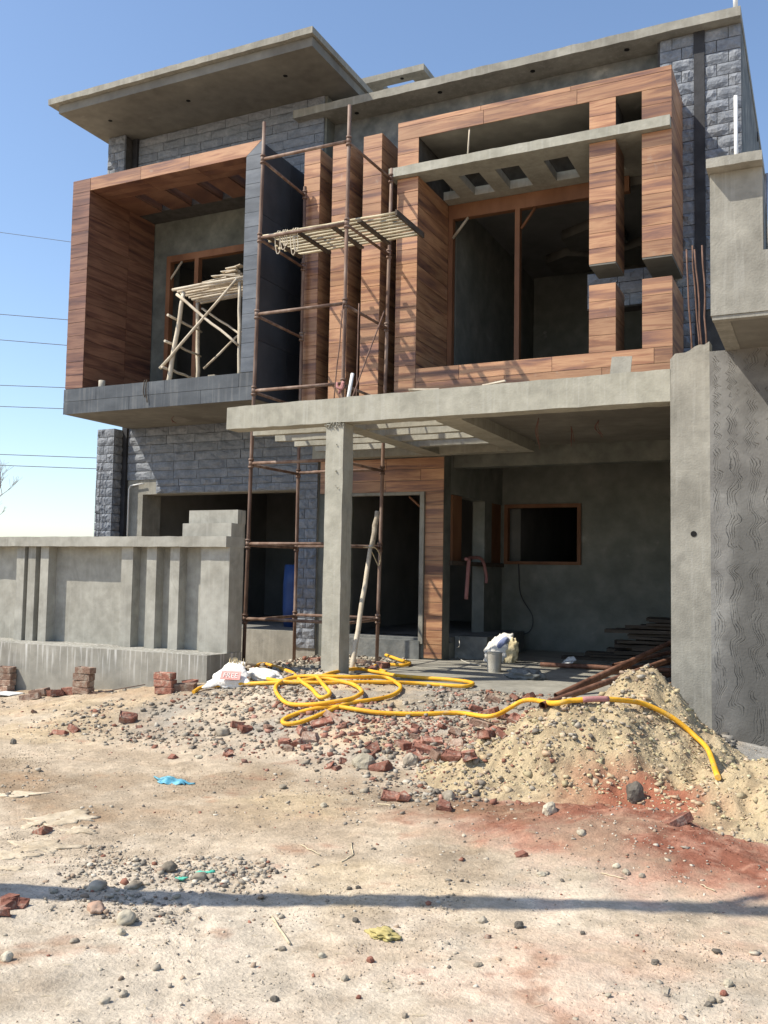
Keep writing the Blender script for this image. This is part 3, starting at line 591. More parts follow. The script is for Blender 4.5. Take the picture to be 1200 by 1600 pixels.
quadpiece('slate_tile', 'slate', [(-7.295, 7.452), (-7.045, 7.452), (-7.045, 7.64)], 10.489, 10.505)
clad_x(-7.30, -7.04, 10.505, 4.355, 7.45  , bf, m='slate', name='slate_tile')
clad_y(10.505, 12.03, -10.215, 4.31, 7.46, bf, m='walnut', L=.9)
for i in range(16):    # soffit planks of the box
    y0 = 10.505 + (i % 2) * .0
for (y0, y1) in ((10.51, 10.655), (10.655, 10.80), (10.80, 10.945)):
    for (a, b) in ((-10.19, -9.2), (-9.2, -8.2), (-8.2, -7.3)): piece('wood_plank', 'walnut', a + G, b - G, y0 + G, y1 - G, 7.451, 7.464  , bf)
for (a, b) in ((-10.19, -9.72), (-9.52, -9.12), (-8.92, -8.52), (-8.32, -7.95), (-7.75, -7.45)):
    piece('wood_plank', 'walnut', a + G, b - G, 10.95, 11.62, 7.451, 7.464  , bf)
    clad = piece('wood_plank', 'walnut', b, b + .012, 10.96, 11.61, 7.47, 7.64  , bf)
for y0, y1 in ((10.505, 11.27), (11.27, 12.03)):
    for z0, z1 in ((3.97, 4.8), (4.8, 5.7), (5.7, 6.6), (6.6, 7.62)):
        piece('slate_tile', 'slate_side', -7.055, -7.04, y0 + .003, y1 - .003, z0 + .003, z1 - .003  , bf)
for y0, y1 in ((10.52, 11.27), (11.27, 12.03)):
    piece('slate_tile', 'slate_side', -7.295, -7.281, y0, y1 - .004, 4.31, 7.45  , bf)
mb = MB(); mb.box(-9.90, -9.82, 12.0, 12.1, 4.31, 6.80); mb.box(-9.32, -9.24, 12.0, 12.1, 4.31, 6.80); mb.box(-9.82, -9.32, 12.0, 12.1, 6.74, 6.85); mb.box(-9.24, -7.05, 12.0, 12.1, 6.74, 6.85); mb.box(-9.9, -9.82, 12.0, 12.1, 6.8, 6.85); mb.box(-9.32, -9.24, 12, 12.1, 6.8, 6.85)
mb.build('window_frame', 'timber', house)
MB().tube([(-9.84, 12.03, 6.45), (-9.60, 12.03, 6.74)], .022, 4).build('window_brace', 'bamboo', house)
B('stone_chip', 'palerock', house, (-7.95, -7.83, 10.62, 10.75, 4.30, 4.40))
MB().tube(smoothpath([(-9.93, 10.62, 4.30), (-9.93, 10.62, 4.47)], 2), .05, 12).build('pipe_stub', 'bucket', house)
MB().tube([(-10.53, 11.99, 2.0), (-10.53, 11.99, 2.94), (-10.50, 11.99, 3.0), (-10.22, 11.99, 3.03)], .012, 8).build('conduit', 'white', house)
for k in range(2): MB().tube(smoothpath([(-10.97 + k * .07, 11.72, 3.3), (-10.99 + k * .07, 11.71, 2.8), (-10.96 + k * .07, 11.71, 2.4), (-10.98 + k * .06, 11.72, 1.9)], 5), .006, 5).build('hanging_wire', 'cable', house)
MB().tube([(-.85, 14.9 + .07 * math.cos(t / 12 * 6.283), 8.45 + .07 * math.sin(t / 12 * 6.283)) for t in range(13)], .008, 6).build('wire_ring', 'cable', house)
# --- vertical fins
for i, (a, b, zt) in enumerate(((-6.70, -6.435, 7.66), (-6.235, -5.955, 7.66), (-5.745, -5.455, 7.70))):
    fc = B('fin', 'joint', house, (a + .002, b - .016, 11.10, 12.3, 3.57, zt - .01))
    clad_x(a, b, 11.10, 3.58, zt, fc)
    clad_y(11.10, 12.29, b - .015, 3.58, zt, fc)
# --- projecting window frame (right)
fr = house
fcr = B('frame_core', 'joint', house, (-5.20, -4.92, 11.10, 12.3, 3.57, 7.77), (-4.92, -1.60, 11.10, 12.29, 7.55, 7.77), (-4.92, -1.60, 11.10, 12.06, 3.57, 4.335),
  (-2.57, -2.265, 11.10, 11.62, 4.335, 5.18), (-1.93, -1.60, 11.10, 12.04, 4.335, 5.18), (-2.57, -2.265, 11.10, 11.62, 5.46, 7.55), (-1.93, -1.60, 11.10, 12.04, 5.46, 7.55))
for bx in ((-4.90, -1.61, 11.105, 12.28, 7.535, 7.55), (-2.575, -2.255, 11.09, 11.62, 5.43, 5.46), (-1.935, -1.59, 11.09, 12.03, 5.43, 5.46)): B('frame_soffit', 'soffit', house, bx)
clad_x(-5.215, -1.585, 11.10, 7.72, 7.785, fcr, h=.065, L=1.2)
clad_x(-5.215, -1.585, 11.10, 7.53, 7.72, fcr, h=.19, L=1.24)
clad_x(-5.215, -4.90, 11.10, 7.13, 7.53, fcr); clad_x(-5.215, -4.90, 11.10, 3.59, 6.99, fcr)
clad_x(-4.90, -1.585, 11.10, 3.96, 4.34, fcr, h=.19, L=1.24, off=1)
B('lower_band', 'joint', fcr, (-4.9, -1.59, 11.09, 11.1, 3.58, 3.955))
for a, b in ((-2.58, -2.25), (-1.94, -1.585)):
    clad_x(a, b, 11.10, 7.13, 7.53, fcr); clad_x(a, b, 11.10, 5.45, 6.99, fcr); clad_x(a, b, 11.10, 4.34, 5.19, fcr)
clad_y(11.10, 12.29, -4.922, 4.34, 7.0, fcr)
clad_y(11.10, 11.62, -2.266, 5.46, 6.99, fcr, h=.4); clad_y(11.10, 11.62, -2.266, 4.34, 5.18, fcr, h=.42)
clad_y(11.10, 12.03, -1.601, 3.6, 5.18, fcr, h=.4); clad_y(11.10, 12.03, -1.601, 5.46, 7.77, fcr, h=.4)
# projecting slab with square holes
mb = MB(); rbox(mb, -5.30, -1.595, 10.99, 11.33, 6.995, 7.12, 30, .003, 31)
xsb = [-4.9, -4.64, -4.42, -4.12, -3.90, -3.57, -3.235, -2.915, -2.6, -2.3]
bars = [(-4.64, -4.42), (-4.12, -3.90), (-3.57, -3.235), (-2.915, -2.6), (-2.3, -1.61)]
for a, b in bars: mb.box(a, b, 11.33, 12.0, 6.998, 7.115)
mb.box(-4.9, -1.61, 12.0, 12.28, 6.997, 7.116)
mb.build('projecting_slab', 'beam_concrete', house)
B('window_header_beam', 'soffit', house, (-4.9, -1.9, 12.281, 12.45, 6.88, 7.12))
mb = MB(); mb.box(-4.90, -4.83, 12.2, 12.3, 4.335, 6.78); mb.box(-3.89, -3.82, 12.2, 12.3, 4.335, 6.78); mb.box(-4.9, -2.3, 12.2, 12.3, 6.78, 6.99); mb.build('window_frame', 'timber', house)
MB().tube([(-4.84, 12.22, 6.5), (-4.60, 12.22, 6.78)], .024, 4).build('window_brace', 'bamboo', house)
MB().tube([(-3.81, 12.24, 6.5), (-3.60, 12.24, 6.78)], .024, 4).build('window_brace', 'timber', house)
MB().tube([(-4.18, 11.05, 7.1), (-4.18, 11.12, 7.56)], .011, 6).build('prop_stick', 'bamboo', house)
for (cx, cy, r) in ((-3.3, 14.6, .55), (-3.9, 15.6, .5), (-2.7, 15.6, .5), (-3.0, 16.8, .5), (-8.3, 14.2, .5)):
    mb = MB(); mb.tube([(cx, cy, 7.05), (cx, cy, 7.2)], r, 6); mb.build('ceiling_moulding', 'soffit', house)
B('ceiling', 'interior', house, (-6.79, -1.06, 12.52, 19.7, 7.2, 7.3), (-10.63, -6.96, 12.37, 19.7, 7.2, 7.3))
# conduit wires under the slabs
for (x, y, z, l) in ((-2.95, 10.2, 3.42, .38), (-2.75, 10.9, 3.42, .25), (-2.35, 10.6, 3.42, .22), (-9.0, 11.2, 3.96, .12)):
    mb = MB()
    for k in range(3):
        mb.tube(smoothpath([(x, y, z), (x + R.uniform(-.05, .05), y, z - l * .4), (x + R.uniform(-.03, .05), y + R.uniform(-.03, .03), z - l * R.uniform(.7, 1))], 4), .004, 4)
    mb.build('hanging_wire', 'redwire', house)

link('tile', UMtile, None, 'pale grey tile standing on the porch beam against the lower walnut band', 'tile', None, loc=(-1.80, 9.12, 3.70), rot=(-.25, .05, 0), scale=(.20, .012, .2))
link('offcut', UMboard, None, 'thin wooden offcut lying on the porch beam left of centre', 'offcut', None, loc=(-3.9, 9.06, 3.60), rot=(0, .03, .15), scale=(.34, .05, .02))
link('offcut', UMboard, None, 'small wooden offcut lying on the porch beam below the upper window post', 'offcut', None, loc=(-3.1, 9.05, 3.61), rot=(0, -.1, -.1), scale=(.26, .03, .015))
# dark stones fallen at the pillar foot
# ------------------------------------------------------------------ neighbour
nb = empty('neighbour_building', 'grey rendered neighbouring building with a stepped parapet at the right edge', 'building')
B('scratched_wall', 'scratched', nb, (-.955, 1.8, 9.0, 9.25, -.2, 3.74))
B('parapet', 'concrete', nb, (-.81, -.41, 7.75, 7.90, 3.735, 4.915), (-.41, 1.8, 7.75, 7.90, 3.735, 4.23), (-.81, -.68, 7.90, 9.4, 3.735, 4.915))
B('balcony_floor', 'soffit', nb, (-.68, 1.8, 7.9, 9.4, 3.74, 3.86))
B('soffit_drip', 'concrete', nb, (-.80, 1.8, 7.76, 7.84, 3.70, 3.733))
mb = MB(); rbox(mb, -.825, -.405, 7.62, 7.95, 4.918, 4.995, 6, .002, 44); mb.build('parapet_cap', 'concrete', nb)
B('building_body', 'dark_plaster', nb, (-.86, 5, 9.42, 18, -.2, 3.7))
for z in (4.36, 4.42, 4.56, 4.70, 4.83):
    MB().tube([(-.395, 7.95, z), (1.6, 7.95, z)], .010, 8).build('rail', 'steel', nb)
MB().tube([(-.385, 7.95, 4.2), (-.385, 7.95, 4.93)], .016, 8).build('rail_post', 'steel', nb)
B('rail_panel', 'navy', nb, (-.39, 1.6, 7.985, 7.995, 4.23, 4.84))

# ------------------------------------------------------------------ boundary wall
bw = empty('boundary_wall', 'plastered grey boundary wall with vertical ribs and a projecting plinth at the left', 'wall')
mb = MB(); rbox(mb, -12.5, -6.30, 8.56, 9.24, -.3, .64, 44, .004, 51); mb.build('plinth', 'plinth', bw)
B('panel', 'wall_c', bw, (-12.5, -6.74, 9.10, 9.24, .64, 1.88), (-6.72, -6.31, 8.955, 9.245, .64, 1.88))
mb = MB(); rbox(mb, -12.5, -6.305, 8.87, 9.25, 1.88, 2.005, 44, .003, 52); mb.build('coping', 'wall_c', bw)
B('end_block', 'wall_c', bw, (-7.02, -6.308, 8.97, 9.252, 2.005, 2.165), (-7.02, -6.303, 9.09, 9.255, 2.165, 2.33))
for a, b in ((-9.76, -9.62), (-9.55, -9.42), (-9.33, -9.19), (-7.96, -7.78), (-7.56, -7.41), (-7.20, -7.06), (-11.5, -11.36), (-11.2, -11.06)):
    mb = MB(); a += .02; b += .02
    mb.box(a, b, 8.955, 9.10, .64, 1.88); mb.build('rib', 'wall_c', bw)

# ------------------------------------------------------------------ scaffold tower
sf = empty('scaffold_tower', 'rusty steel tube scaffold tower rising through the porch ribs to the upper fins', 'scaffold')
STD = {'FL': (-6.60, 9.8), 'FR': (-5.30, 9.8), 'BL': (-6.63, 11.0), 'BR': (-5.31, 11.0)}
base = {}
for k, (x, y) in STD.items():
    z0 = zat(x, y) - .02; top = {'FL': 7.48, 'FR': 7.44, 'BL': 7.1, 'BR': 7.12}[k]; base[k] = z0
    dx = {'FL': .10, 'FR': .03, 'BL': 0, 'BR': .10}[k]
    MB().tube(bent((x - dx * .5, y, z0), (x + dx * .5, y, top), 8, .004, 3), .024, 10).build('standard', 'rust', sf)
def sx(k, z): return STD[k][0] + {'FL': .10, 'FR': .03, 'BL': 0, 'BR': .10}[k] * ((z - .5) / 7 - .5)
LV = (1.0, 1.95, 2.98, 3.92, 4.92, 5.93, 6.98)
for i, z in enumerate(LV):
    MB().tube([(sx('FL', z) + .01, 9.8, z), (sx('FR', z) - .01, 9.8, z)], .021, 10).build('ledger', 'rust', sf)
    if i < 3: MB().tube([(sx('BL', z), 11.0, z + .01), (sx('BR', z), 11.0, z + .01)], .021, 10).build('ledger', 'rust', sf)
    for f, b in (('FL', 'BL'), ('FR', 'BR')):
        MB().tube([(sx(f, z), 9.81, z - .02), (sx(b, z), 11.0, z - .01)], .019, 8).build('transom', 'rust', sf)
    for k, (x, y) in STD.items():
        mb = MB(); x = sx(k, z)
        mb.tube([(x, y, z - .06), (x, y, z - .035)], .037, 10); mb.tube([(x, y, z - .03), (x, y, z + .03)], .031, 10); mb.tube([(x, y, z + .035), (x, y, z + .06)], .036, 10)
        mb.build('coupler', 'rust', sf)
dk = empty('scaffold_deck', 'slatted bamboo working platform resting on the scaffold ledgers', 'platform')
for i in range(9):
    y = 9.90 + i * .096; x0 = -6.60 + R.uniform(-.06, .08); x1 = -4.66
    mb = MB(); mb.tube(bent((x0, y, 5.99), (x1, y, 6.0), 8, .005), .017, 6); mb.build('slat', 'deck', dk)
for x in (-6.5, -6.05, -5.55, -5.15): B('bearer', 'oldwood', dk, (x - .03, x + .03, 9.86, 10.72, 5.945, 5.972))
B('end_board', 'oldwood', dk, (-4.665, -4.64, 9.87, 10.72, 5.96, 6.03))
mb = MB()
for x, d in ((-6.33, .30), (-6.25, .26), (-6.22, .22), (-6.10, .34), (-6.06, .30)):
    mb.tube(smoothpath([(x, 9.86, 6.01), (x - .02, 9.82, 5.9), (x + .01, 9.82, 6.0 - d), (x + .05, 9.83, 6.03 - d), (x + .04, 9.83, 5.88), (x + .02, 9.87, 6.01)], 5), .006, 5)
mb.build('rope', 'palepole', None, label='pale rope looped over the left end of the scaffold platform', cat='rope')
mb = MB()
for q in range(2): mb.tube(smoothpath([(-8.98 + q * .04, 10.50, 4.37), (-8.98 + q * .04, 10.475, 4.36), (-8.99 + q * .05, 10.47, 4.2), (-8.96 + q * .05, 10.47, 4.12 - q * .08)], 5), .008, 5)
mb.build('rope', 'oldwood', None, label='short brown rope hanging over the slate edge of the balcony', cat='rope')
# things standing beside the front right standard
MB().tube([(-5.17, 9.66, 3.58), (-5.15, 9.76, 4.02)], .022, 10).build('plastic_pipe', 'white', None, label='short white plastic pipe leaning on the scaffold above the porch beam', cat='pipe')
MB().tube(bent((-5.33, 9.62, 3.58), (-5.30, 9.76, 4.90), 5, .006), .008, 6).build('iron_rod', 'rebar', None, label='thin iron rod just left of the front right scaffold tube', cat='rod')
MB().tube(bent((-5.02, 9.62, 3.58), (-5.08, 9.76, 4.88), 5, .006), .008, 6).build('iron_rod', 'rebar', None, label='thin iron rod just right of the front right scaffold tube', cat='rod')
MB().tube(bent((-4.86, 9.2, 3.58), (-4.90, 10.1, 4.86), 5, .006), .010, 6).build('iron_rod', 'rebar', None, label='iron rod leaning apart on the side scaffold tube above the beam', cat='rod')
mb = MB(); mb.tube(smoothpath([(-5.36, 9.76, 3.92), (-5.34, 9.73, 3.86), (-5.28, 9.74, 3.84), (-5.27, 9.75, 3.93), (-5.32, 9.74, 3.78)], 4), .018, 6)
mb.build('rag', 'pink', None, label='faded red rag tied round the scaffold joint above the porch beam', cat='rag')
# poles by the porch column
MB().tube(bent((-5.13, 9.84, zat(-5.13, 9.84) - .01), (-5.205, 10.45, 1.95), 9, .004, 4), [.034 - .0007 * i for i in range(10)], 10).build('wooden_pole', 'palepole', None, label='pale peeled wooden pole leaning from the ground against the scaffold', cat='pole')
MB().tube(bent((-5.225, 10.52, 1.93), (-5.20, 10.62, 2.40), 5, .006, 5), .034, 10).build('wooden_pole', 'rock', None, label='grey weathered pole end tied above the pale pole on the scaffold', cat='pole')
mb = MB(); mb.tube(smoothpath([(-5.32, 10.45, 1.93), (-5.20, 10.40, 1.93), (-5.15, 10.48, 1.92), (-5.14, 10.6, 1.82), (-5.17, 10.62, 1.70), (-5.22, 10.6, 1.80), (-5.24, 10.5, 1.92)], 5), .006, 5)
mb.build('rope', 'straw', None, label='thin orange rope binding the pale pole to the scaffold', cat='rope')

# ------------------------------------------------------------------ trestle in the balcony
tr = empty('wooden_trestle', 'rough pole trestle with crossed braces standing in the balcony box', 'trestle')
def tl(name, p0, p1, r=.026, m='bamboo', n=7, amp=.008): return MB().tube(bent(p0, p1, n, amp), [r * (1.05 - .2 * i / n) for i in range(n + 1)], 8).build(name, m, tr)
F, K = 10.85, 11.5
tl('leg', (-8.86, F, 4.30), (-8.61, F, 5.76), .036); tl('leg', (-7.56, F, 4.30), (-7.61, F, 5.79), .030)
tl('leg', (-8.79, K, 4.30), (-8.85, K, 5.80), .034); tl('leg', (-7.60, K, 4.30), (-7.72, K, 5.80), .030)
tl('brace', (-8.98, F - .04, 4.62), (-7.62, F - .05, 5.82), .022); tl('brace', (-8.70, F - .05, 5.72), (-7.58, F - .04, 4.85), .022)
tl('brace', (-8.72, K + .04, 4.75), (-7.70, K + .04, 5.5), .018); tl('brace', (-8.80, K + .05, 5.72), (-7.62, K + .04, 4.95), .018)
for z, e in ((5.36, .02), (4.97, .06), (4.58, .10)): tl('rung', (-8.78 - e, F - .12, z + .04), (-8.79, K + .05, z - .02), .02)
for i in range(8): tl('top_pole', (-8.78 + R.uniform(-.03, .03), F - .04 + i * .1, 5.80), (-7.44, F - .04 + i * .1, 5.84), .024, 'bamboo', 5, .006)
rr = random.Random(3)
NUM0 = ['first', 'second', 'third', 'fourth', 'fifth', 'sixth', 'seventh', 'eighth', 'ninth', 'tenth', 'eleventh', 'twelfth']
for i in range(12):
    x = -7.95 + rr.uniform(-.12, .22); w = rr.uniform(.2, .42); z = 5.872 + i * .018; a = rr.uniform(-.25, .25); y = F + rr.uniform(.02, .18)
    link('board', bpy.data.meshes.get('board') or (lambda me: (me.from_pydata(unit.v, [], unit.f), me.materials.append(M['bamboo']), me)[2])(bpy.data.meshes.new('board')), None,
         (NUM0[i] + ' board from the bottom in the offcut pile on top of the trestle'), 'board', 'offcut boards piled on the trestle', loc=(x, y, z), rot=(rr.uniform(-.1, .1), rr.uniform(-.12, .12), a), scale=(w * (1.3 - i * .06), .10, .014))

# ------------------------------------------------------------------ porch contents
MB().tube([(-7.86, 13.2, .70), (-7.86, 13.2, 1.0), (-7.86, 13.2, 1.4), (-7.86, 13.2, 1.72)], [.27, .29, .29, .27], 20).build('plastic_drum', 'blue', None, label='blue plastic drum in the dark opening beside the stone pier', cat='drum')
pts = at(772, 1050)
bk = empty('bucket', 'cement-caked grey bucket on the porch floor before the white sack', 'bucket', (pts.x, pts.y, pts.z))
mb = MB(); mb.tube([(0, 0, 0), (0, 0, .24)], [.085, .10], 18, cap=False); mb.tube([(0, 0, .0), (0, 0, .012)], .085, 18); mb.tube([(0, 0, .16), (0, 0, .17)], .088, 18); mb.build('body', 'bucket', bk)
mb = MB(); mb.tube([(.102 * math.cos(t / 16 * 6.283), .102 * math.sin(t / 16 * 6.283), .24) for t in range(17)], .005, 5); mb.build('rim', 'bucket', bk)
def lump(name, pts3, m, parent=None, seed=1, amp=.2, sub=3, f=3.0, **k):
    """irregular body: icosphere pulled to an ellipsoid and crumpled; pts3=(centre, radii, rot)"""
    c, r, rot = pts3
    bm = bmesh.new(); bmesh.ops.create_icosphere(bm, subdivisions=sub, radius=1)
    for v in bm.verts:
        n_ = mnoise.noise(v.co * f + Vector((seed * 7.1, 3.3, seed * 1.7))) * amp + mnoise.noise(v.co * f * 2.7 + Vector((seed, 9, 2))) * amp * .4
        v.co = v.co * (1 + n_); v.co = Vector((v.co.x * r[0], v.co.y * r[1], v.co.z * r[2]))
    me = bpy.data.meshes.new(name); bm.to_mesh(me); bm.free(); me.materials.append(M[m])
    if k.pop('smooth', True): me.polygons.foreach_set('use_smooth', [True] * len(me.polygons))
    return link(name, me, parent, loc=c, rot=rot, **k)
p = at(780, 1036)
sk = empty('sack', 'white printed woven sack leaning beside the bucket inside the porch', 'sack', (p.x, p.y + .15, p.z))
lump('body', ((-.04, 0, .17), (.26, .10, .17), (0, -.85, .1)), 'sack', sk, 4, .25, 4)
lump('flap', ((.13, -.03, .14), (.10, .05, .20), (0, .15, 0)), 'straw', sk, 6, .35, 4)
lump('print', ((.02, -.075, .27), (.11, .035, .05), (0, -.8, .1)), 'blueprint', sk, 9, .2, 3)
p = at(820, 1060)
lump('cement_lump', ((p.x, p.y, p.z + .03), (.24, .16, .09), (0, 0, -.4)), 'rough_grey', None, 12, .4, 4, label='hardened cement bag slumped on the porch floor right of the bucket', cat='cement bag')
p = at(889, 1037)
ns = MB(); ns.add([(-.08, -.10, .01), (.08, -.10, .03), (.09, .06, .05), (-.10, .05, .02), (-.08, -.1, 0), (.08, -.1, .02), (.09, .06, .04), (-.10, .05, .01), (-.02, .05, .09), (.05, .07, .1)],
       [(0, 1, 2, 3), (7, 6, 5, 4), (0, 4, 5, 1), (1, 5, 6, 2), (2, 6, 7, 3), (3, 7, 4, 0), (3, 2, 9, 8)])
ns.build('newspaper', 'paper', None, loc=(p.x, p.y, p.z), label='crumpled newspaper lying on the shaded porch floor', cat='newspaper')
mb = MB(); mb.tube(smoothpath([(-4.72, 12.6, 1.83), (-4.76, 12.95, 1.86), (-4.74, 13.35, 1.84), (-4.72, 13.5, 1.6), (-4.72, 13.5, 1.48)], 5), [.025] * 21, 8)
mb.tube(smoothpath([(-4.72, 12.72, 1.84), (-4.71, 12.66, 1.6), (-4.71, 12.6, 1.25)], 5), [.03] * 11, 8)
mb.build('cloth', 'pink', None, label='faded pink cloth draped over the rail of the porch side opening', cat='cloth')
mb = MB(); a = at(752, 1042)
mb.tube(smoothpath([(-4.70, 12.3, .72), (-4.62, 12.1, .6), tuple(at(706, 1020) + Vector((0, 0, .06))), tuple(at(722, 1033) + Vector((0, 0, .01))), tuple(a + Vector((0, 0, .01)))], 6), .006, 5)
mb.build('cable', 'whitecable', None, label='pale cable trailing from the porch ledge onto the floor', cat='cable')
mb = MB(); mb.tube(smoothpath([(-4.55, 14.6, 1.8), (-4.5, 14.58, 1.3), (-4.3, 14.58, .95), (-4.35, 14.58, .7), (-4.6, 14.56, .62)], 6), .008, 5)
mb.build('cable', 'cable', None, label='dark cable hanging in a loop below the porch window', cat='cable')
B('tile_pack', 'brick', None, (-4.75, -4.45, 12.6, 12.9, 3.99, 4.62), label='stack of boxed tiles inside the upper window at its lower left', cat='tiles')
B('box_front', 'paper', None, (-4.74, -4.62, 12.58, 12.598, 4.36, 4.58), label='pale carton panel on the tiles inside the upper window', cat='carton')
# timber stacked against the back of the porch
rr = random.Random(21); pl = bpy.data.meshes.new('shuttering_plank'); pl.from_pydata(unit.v, [], unit.f); pl.materials.append(M['oldwood'])
NUM = ['lowest', 'second', 'third', 'fourth', 'fifth', 'sixth', 'seventh', 'eighth', 'ninth', 'tenth', 'eleventh', 'topmost']
z = .40
for row in range(12):
    xl = (-3.3, -3.1, -2.95, -2.7, -2.8, -2.55, -2.68, -2.5, -2.62, -2.6, -2.2, -2.35)[row]
    for q in range(3):
        x0 = xl + rr.uniform(-.28, .22) + .1 * q; th = rr.uniform(.028, .055)
        link('shuttering_plank', pl, None, ('front', 'middle', 'rear')[q] + ' plank in the ' + NUM[row] + ' layer of the dark timber stack in the porch', 'plank', 'shuttering planks stacked in the porch',
             loc=((x0 - 1.34) / 2, 13.45 + q * .25 + rr.uniform(-.05, .05), z + .028), rot=(rr.uniform(-.08, .08), rr.uniform(-.02, .02), rr.uniform(-.05, .05)), scale=(-1.34 - x0, rr.uniform(.15, .22), th))
    z += .052
# rusty pipes lying out of the porch
PIPES = []
def pipe(pa, pb, la, lb, r, label, m='rustred'):
    a = at(pa[0], pa[1], 0, True) + Vector((0, 0, la)); d = ray(*pb)
    b = None; t = (lb[1] - d.y * 0) / d.y; b = Vector((d.x * t, lb[1], EYE + d.z * t)) if lb[0] == 'Y' else None
    need = max(zat(*(a.lerp(b, t_ / 30).xy)) + r * .6 - a.lerp(b, t_ / 30).z for t_ in range(2, 16)); up1 = max(0, min(need, .07)); a.z += up1; b.z += up1 * .6; PIPES.append((a.copy(), b.copy(), r))
    mb = MB(); mb.tube([a, b], r, 12, cap=False); mb.tube([a, b], r * .82, 12, cap=False)
    dn = (b - a).normalized(); mb.tube([a + dn * .12, a + dn * .13], r * .81, 12)
    mb.build('steel_pipe', m, None, label=label, cat='pipe')
pipe((847, 1115), (1050, 1032), .03, ('Y', 10.6), .028, 'rusty steel pipe with its open end lowest on the sand heap')
pipe((868, 1092), (1050, 1003), .03, ('Y', 11.0), .026, 'rusty steel pipe highest and leftmost of those lying out of the porch')
pipe((893, 1089), (1000, 1030), .04, ('Y', 10.5), .026, 'rusty steel pipe between the highest and lowest on the sand heap')
def pipe2(x0, y0, z0, x1, y1, z1, r, label):
    mb = MB(); a = Vector((x0, y0, z0)); b = Vector((x1, y1, z1)); mb.tube([a, b], r, 12, cap=False); mb.tube([a, b], r * .82, 12, cap=False)
    dn = (b - a).normalized(); mb.tube([a + dn * .1, a + dn * .11], r * .81, 12); mb.build('steel_pipe', 'rustred', None, label=label, cat='pipe')
pipe2(-2.15, 10.2, .56, -1.45, 12.4, .60, .03, 'upper of two dark pipe ends facing out of the porch by the pillar')
pipe2(-2.05, 9.9, .48, -1.42, 11.9, .48, .03, 'lower of two dark pipe ends facing out of the porch by the pillar')
pipe2(-1.52, 9.35, .50, -1.40, 11.2, .46, .032, 'short pale-rimmed pipe end close beside the right pillar')
pipe2(-2.3, 11.2, .55, -1.4, 12.8, .75, .025, 'dark pipe sloping up behind the others in the porch')
pipe2(-3.4, 11.9, .44, -1.5, 12.2, .44, .03, 'dark pipe lying flat across the porch floor before the planks')

# ------------------------------------------------------------------ yellow hose
H1 = [(1122, 1213), (1106, 1180), (1085, 1150), (1060, 1126), (1030, 1107), (1000, 1096), (965, 1091), (930, 1090), (895, 1093), (860, 1100), (813, 1113), (767, 1123), (720, 1117), (664, 1119), (599, 1118), (561, 1113), (524, 1107), (487, 1111), (459, 1120), (442, 1129), (448, 1135), (473, 1131),
      (505, 1118), (543, 1102), (580, 1097), (613, 1090), (626, 1078), (617, 1069), (599, 1063), (552, 1064), (505, 1063), (463, 1063), (440, 1069), (430, 1079), (440, 1098), (459, 1108), (500, 1107), (545, 1100), (561, 1092), (565, 1084), (552, 1073), (525, 1067), (496, 1063), (497, 1066), (505, 1077), (515, 1090), (500, 1096), (487, 1080), (468, 1066), (449, 1051), (412, 1044), (399, 1048), (405, 1058), (430, 1067),
      (500, 1070), (599, 1068), (655, 1071), (720, 1075), (738, 1072), (733, 1068), (701, 1064), (655, 1061), (615, 1057), (590, 1052), (561, 1049), (524, 1050), (500, 1060), (460, 1068), (389, 1071), (321, 1076), (302, 1084)]
P3 = []
for i, (x, y) in enumerate(H1):
    P3.append(at(x, y + 2, .045 if i < 12 else 0, True) + Vector((0, 0, .030 if i >= 12 else .0)))
for i in range(26, 54): P3[i].z += .016 + .012 * math.sin(i * .9)
SP = smoothpath(P3, 7)
for i, q in enumerate(SP):
    q.z = max(q.z, zat(q.x, q.y) + .016)
for _ in range(14):
    for i in range(1, len(SP) - 1): SP[i].z = max(SP[i].z * .98 + .01 * (SP[i - 1].z + SP[i + 1].z), .5 * (SP[i - 1].z + SP[i + 1].z)) if i < 80 else SP[i].z * .5 + .25 * (SP[i - 1].z + SP[i + 1].z)
for q in SP:
    for (a, b, r) in PIPES:
        ab = (b - a).xy; t_ = max(-.02, min(1, (q.xy - a.xy).dot(ab) / ab.length_squared)); d_ = (q.xy - a.xy - ab * t_).length
        if d_ < .5: q.z = max(q.z, a.z + (b.z - a.z) * t_ + r + .024 - .32 * d_ * d_ / (.12 + d_))
for _ in range(26):
    zs_ = [q.z for q in SP]
    for i in range(1, 84): SP[i].z = max(.5 * zs_[i] + .25 * (zs_[i - 1] + zs_[i + 1]), zat(SP[i].x, SP[i].y) + .008)
mb = MB(); mb.tube(SP, .0205, 12)
H2 = [(548, 1018), (575, 1021), (600, 1026), (625, 1035), (640, 1039), (632, 1043), (600, 1042), (585, 1046), (603, 1055)]
mb.tube(smoothpath([at(x, y) + Vector((0, 0, .03)) for x, y in H2], 7), .022, 10)
mb.build('hose', 'hose', None, label='long yellow hose looped over the rubble and across the sand heap', cat='hose')
mb = MB(); mb.tube(SP[45:54], .0235, 12)
mb.build('tape_wrap', 'pink', None, label='faded pinkish tape wrapped round the yellow hose over the heap', cat='tape')

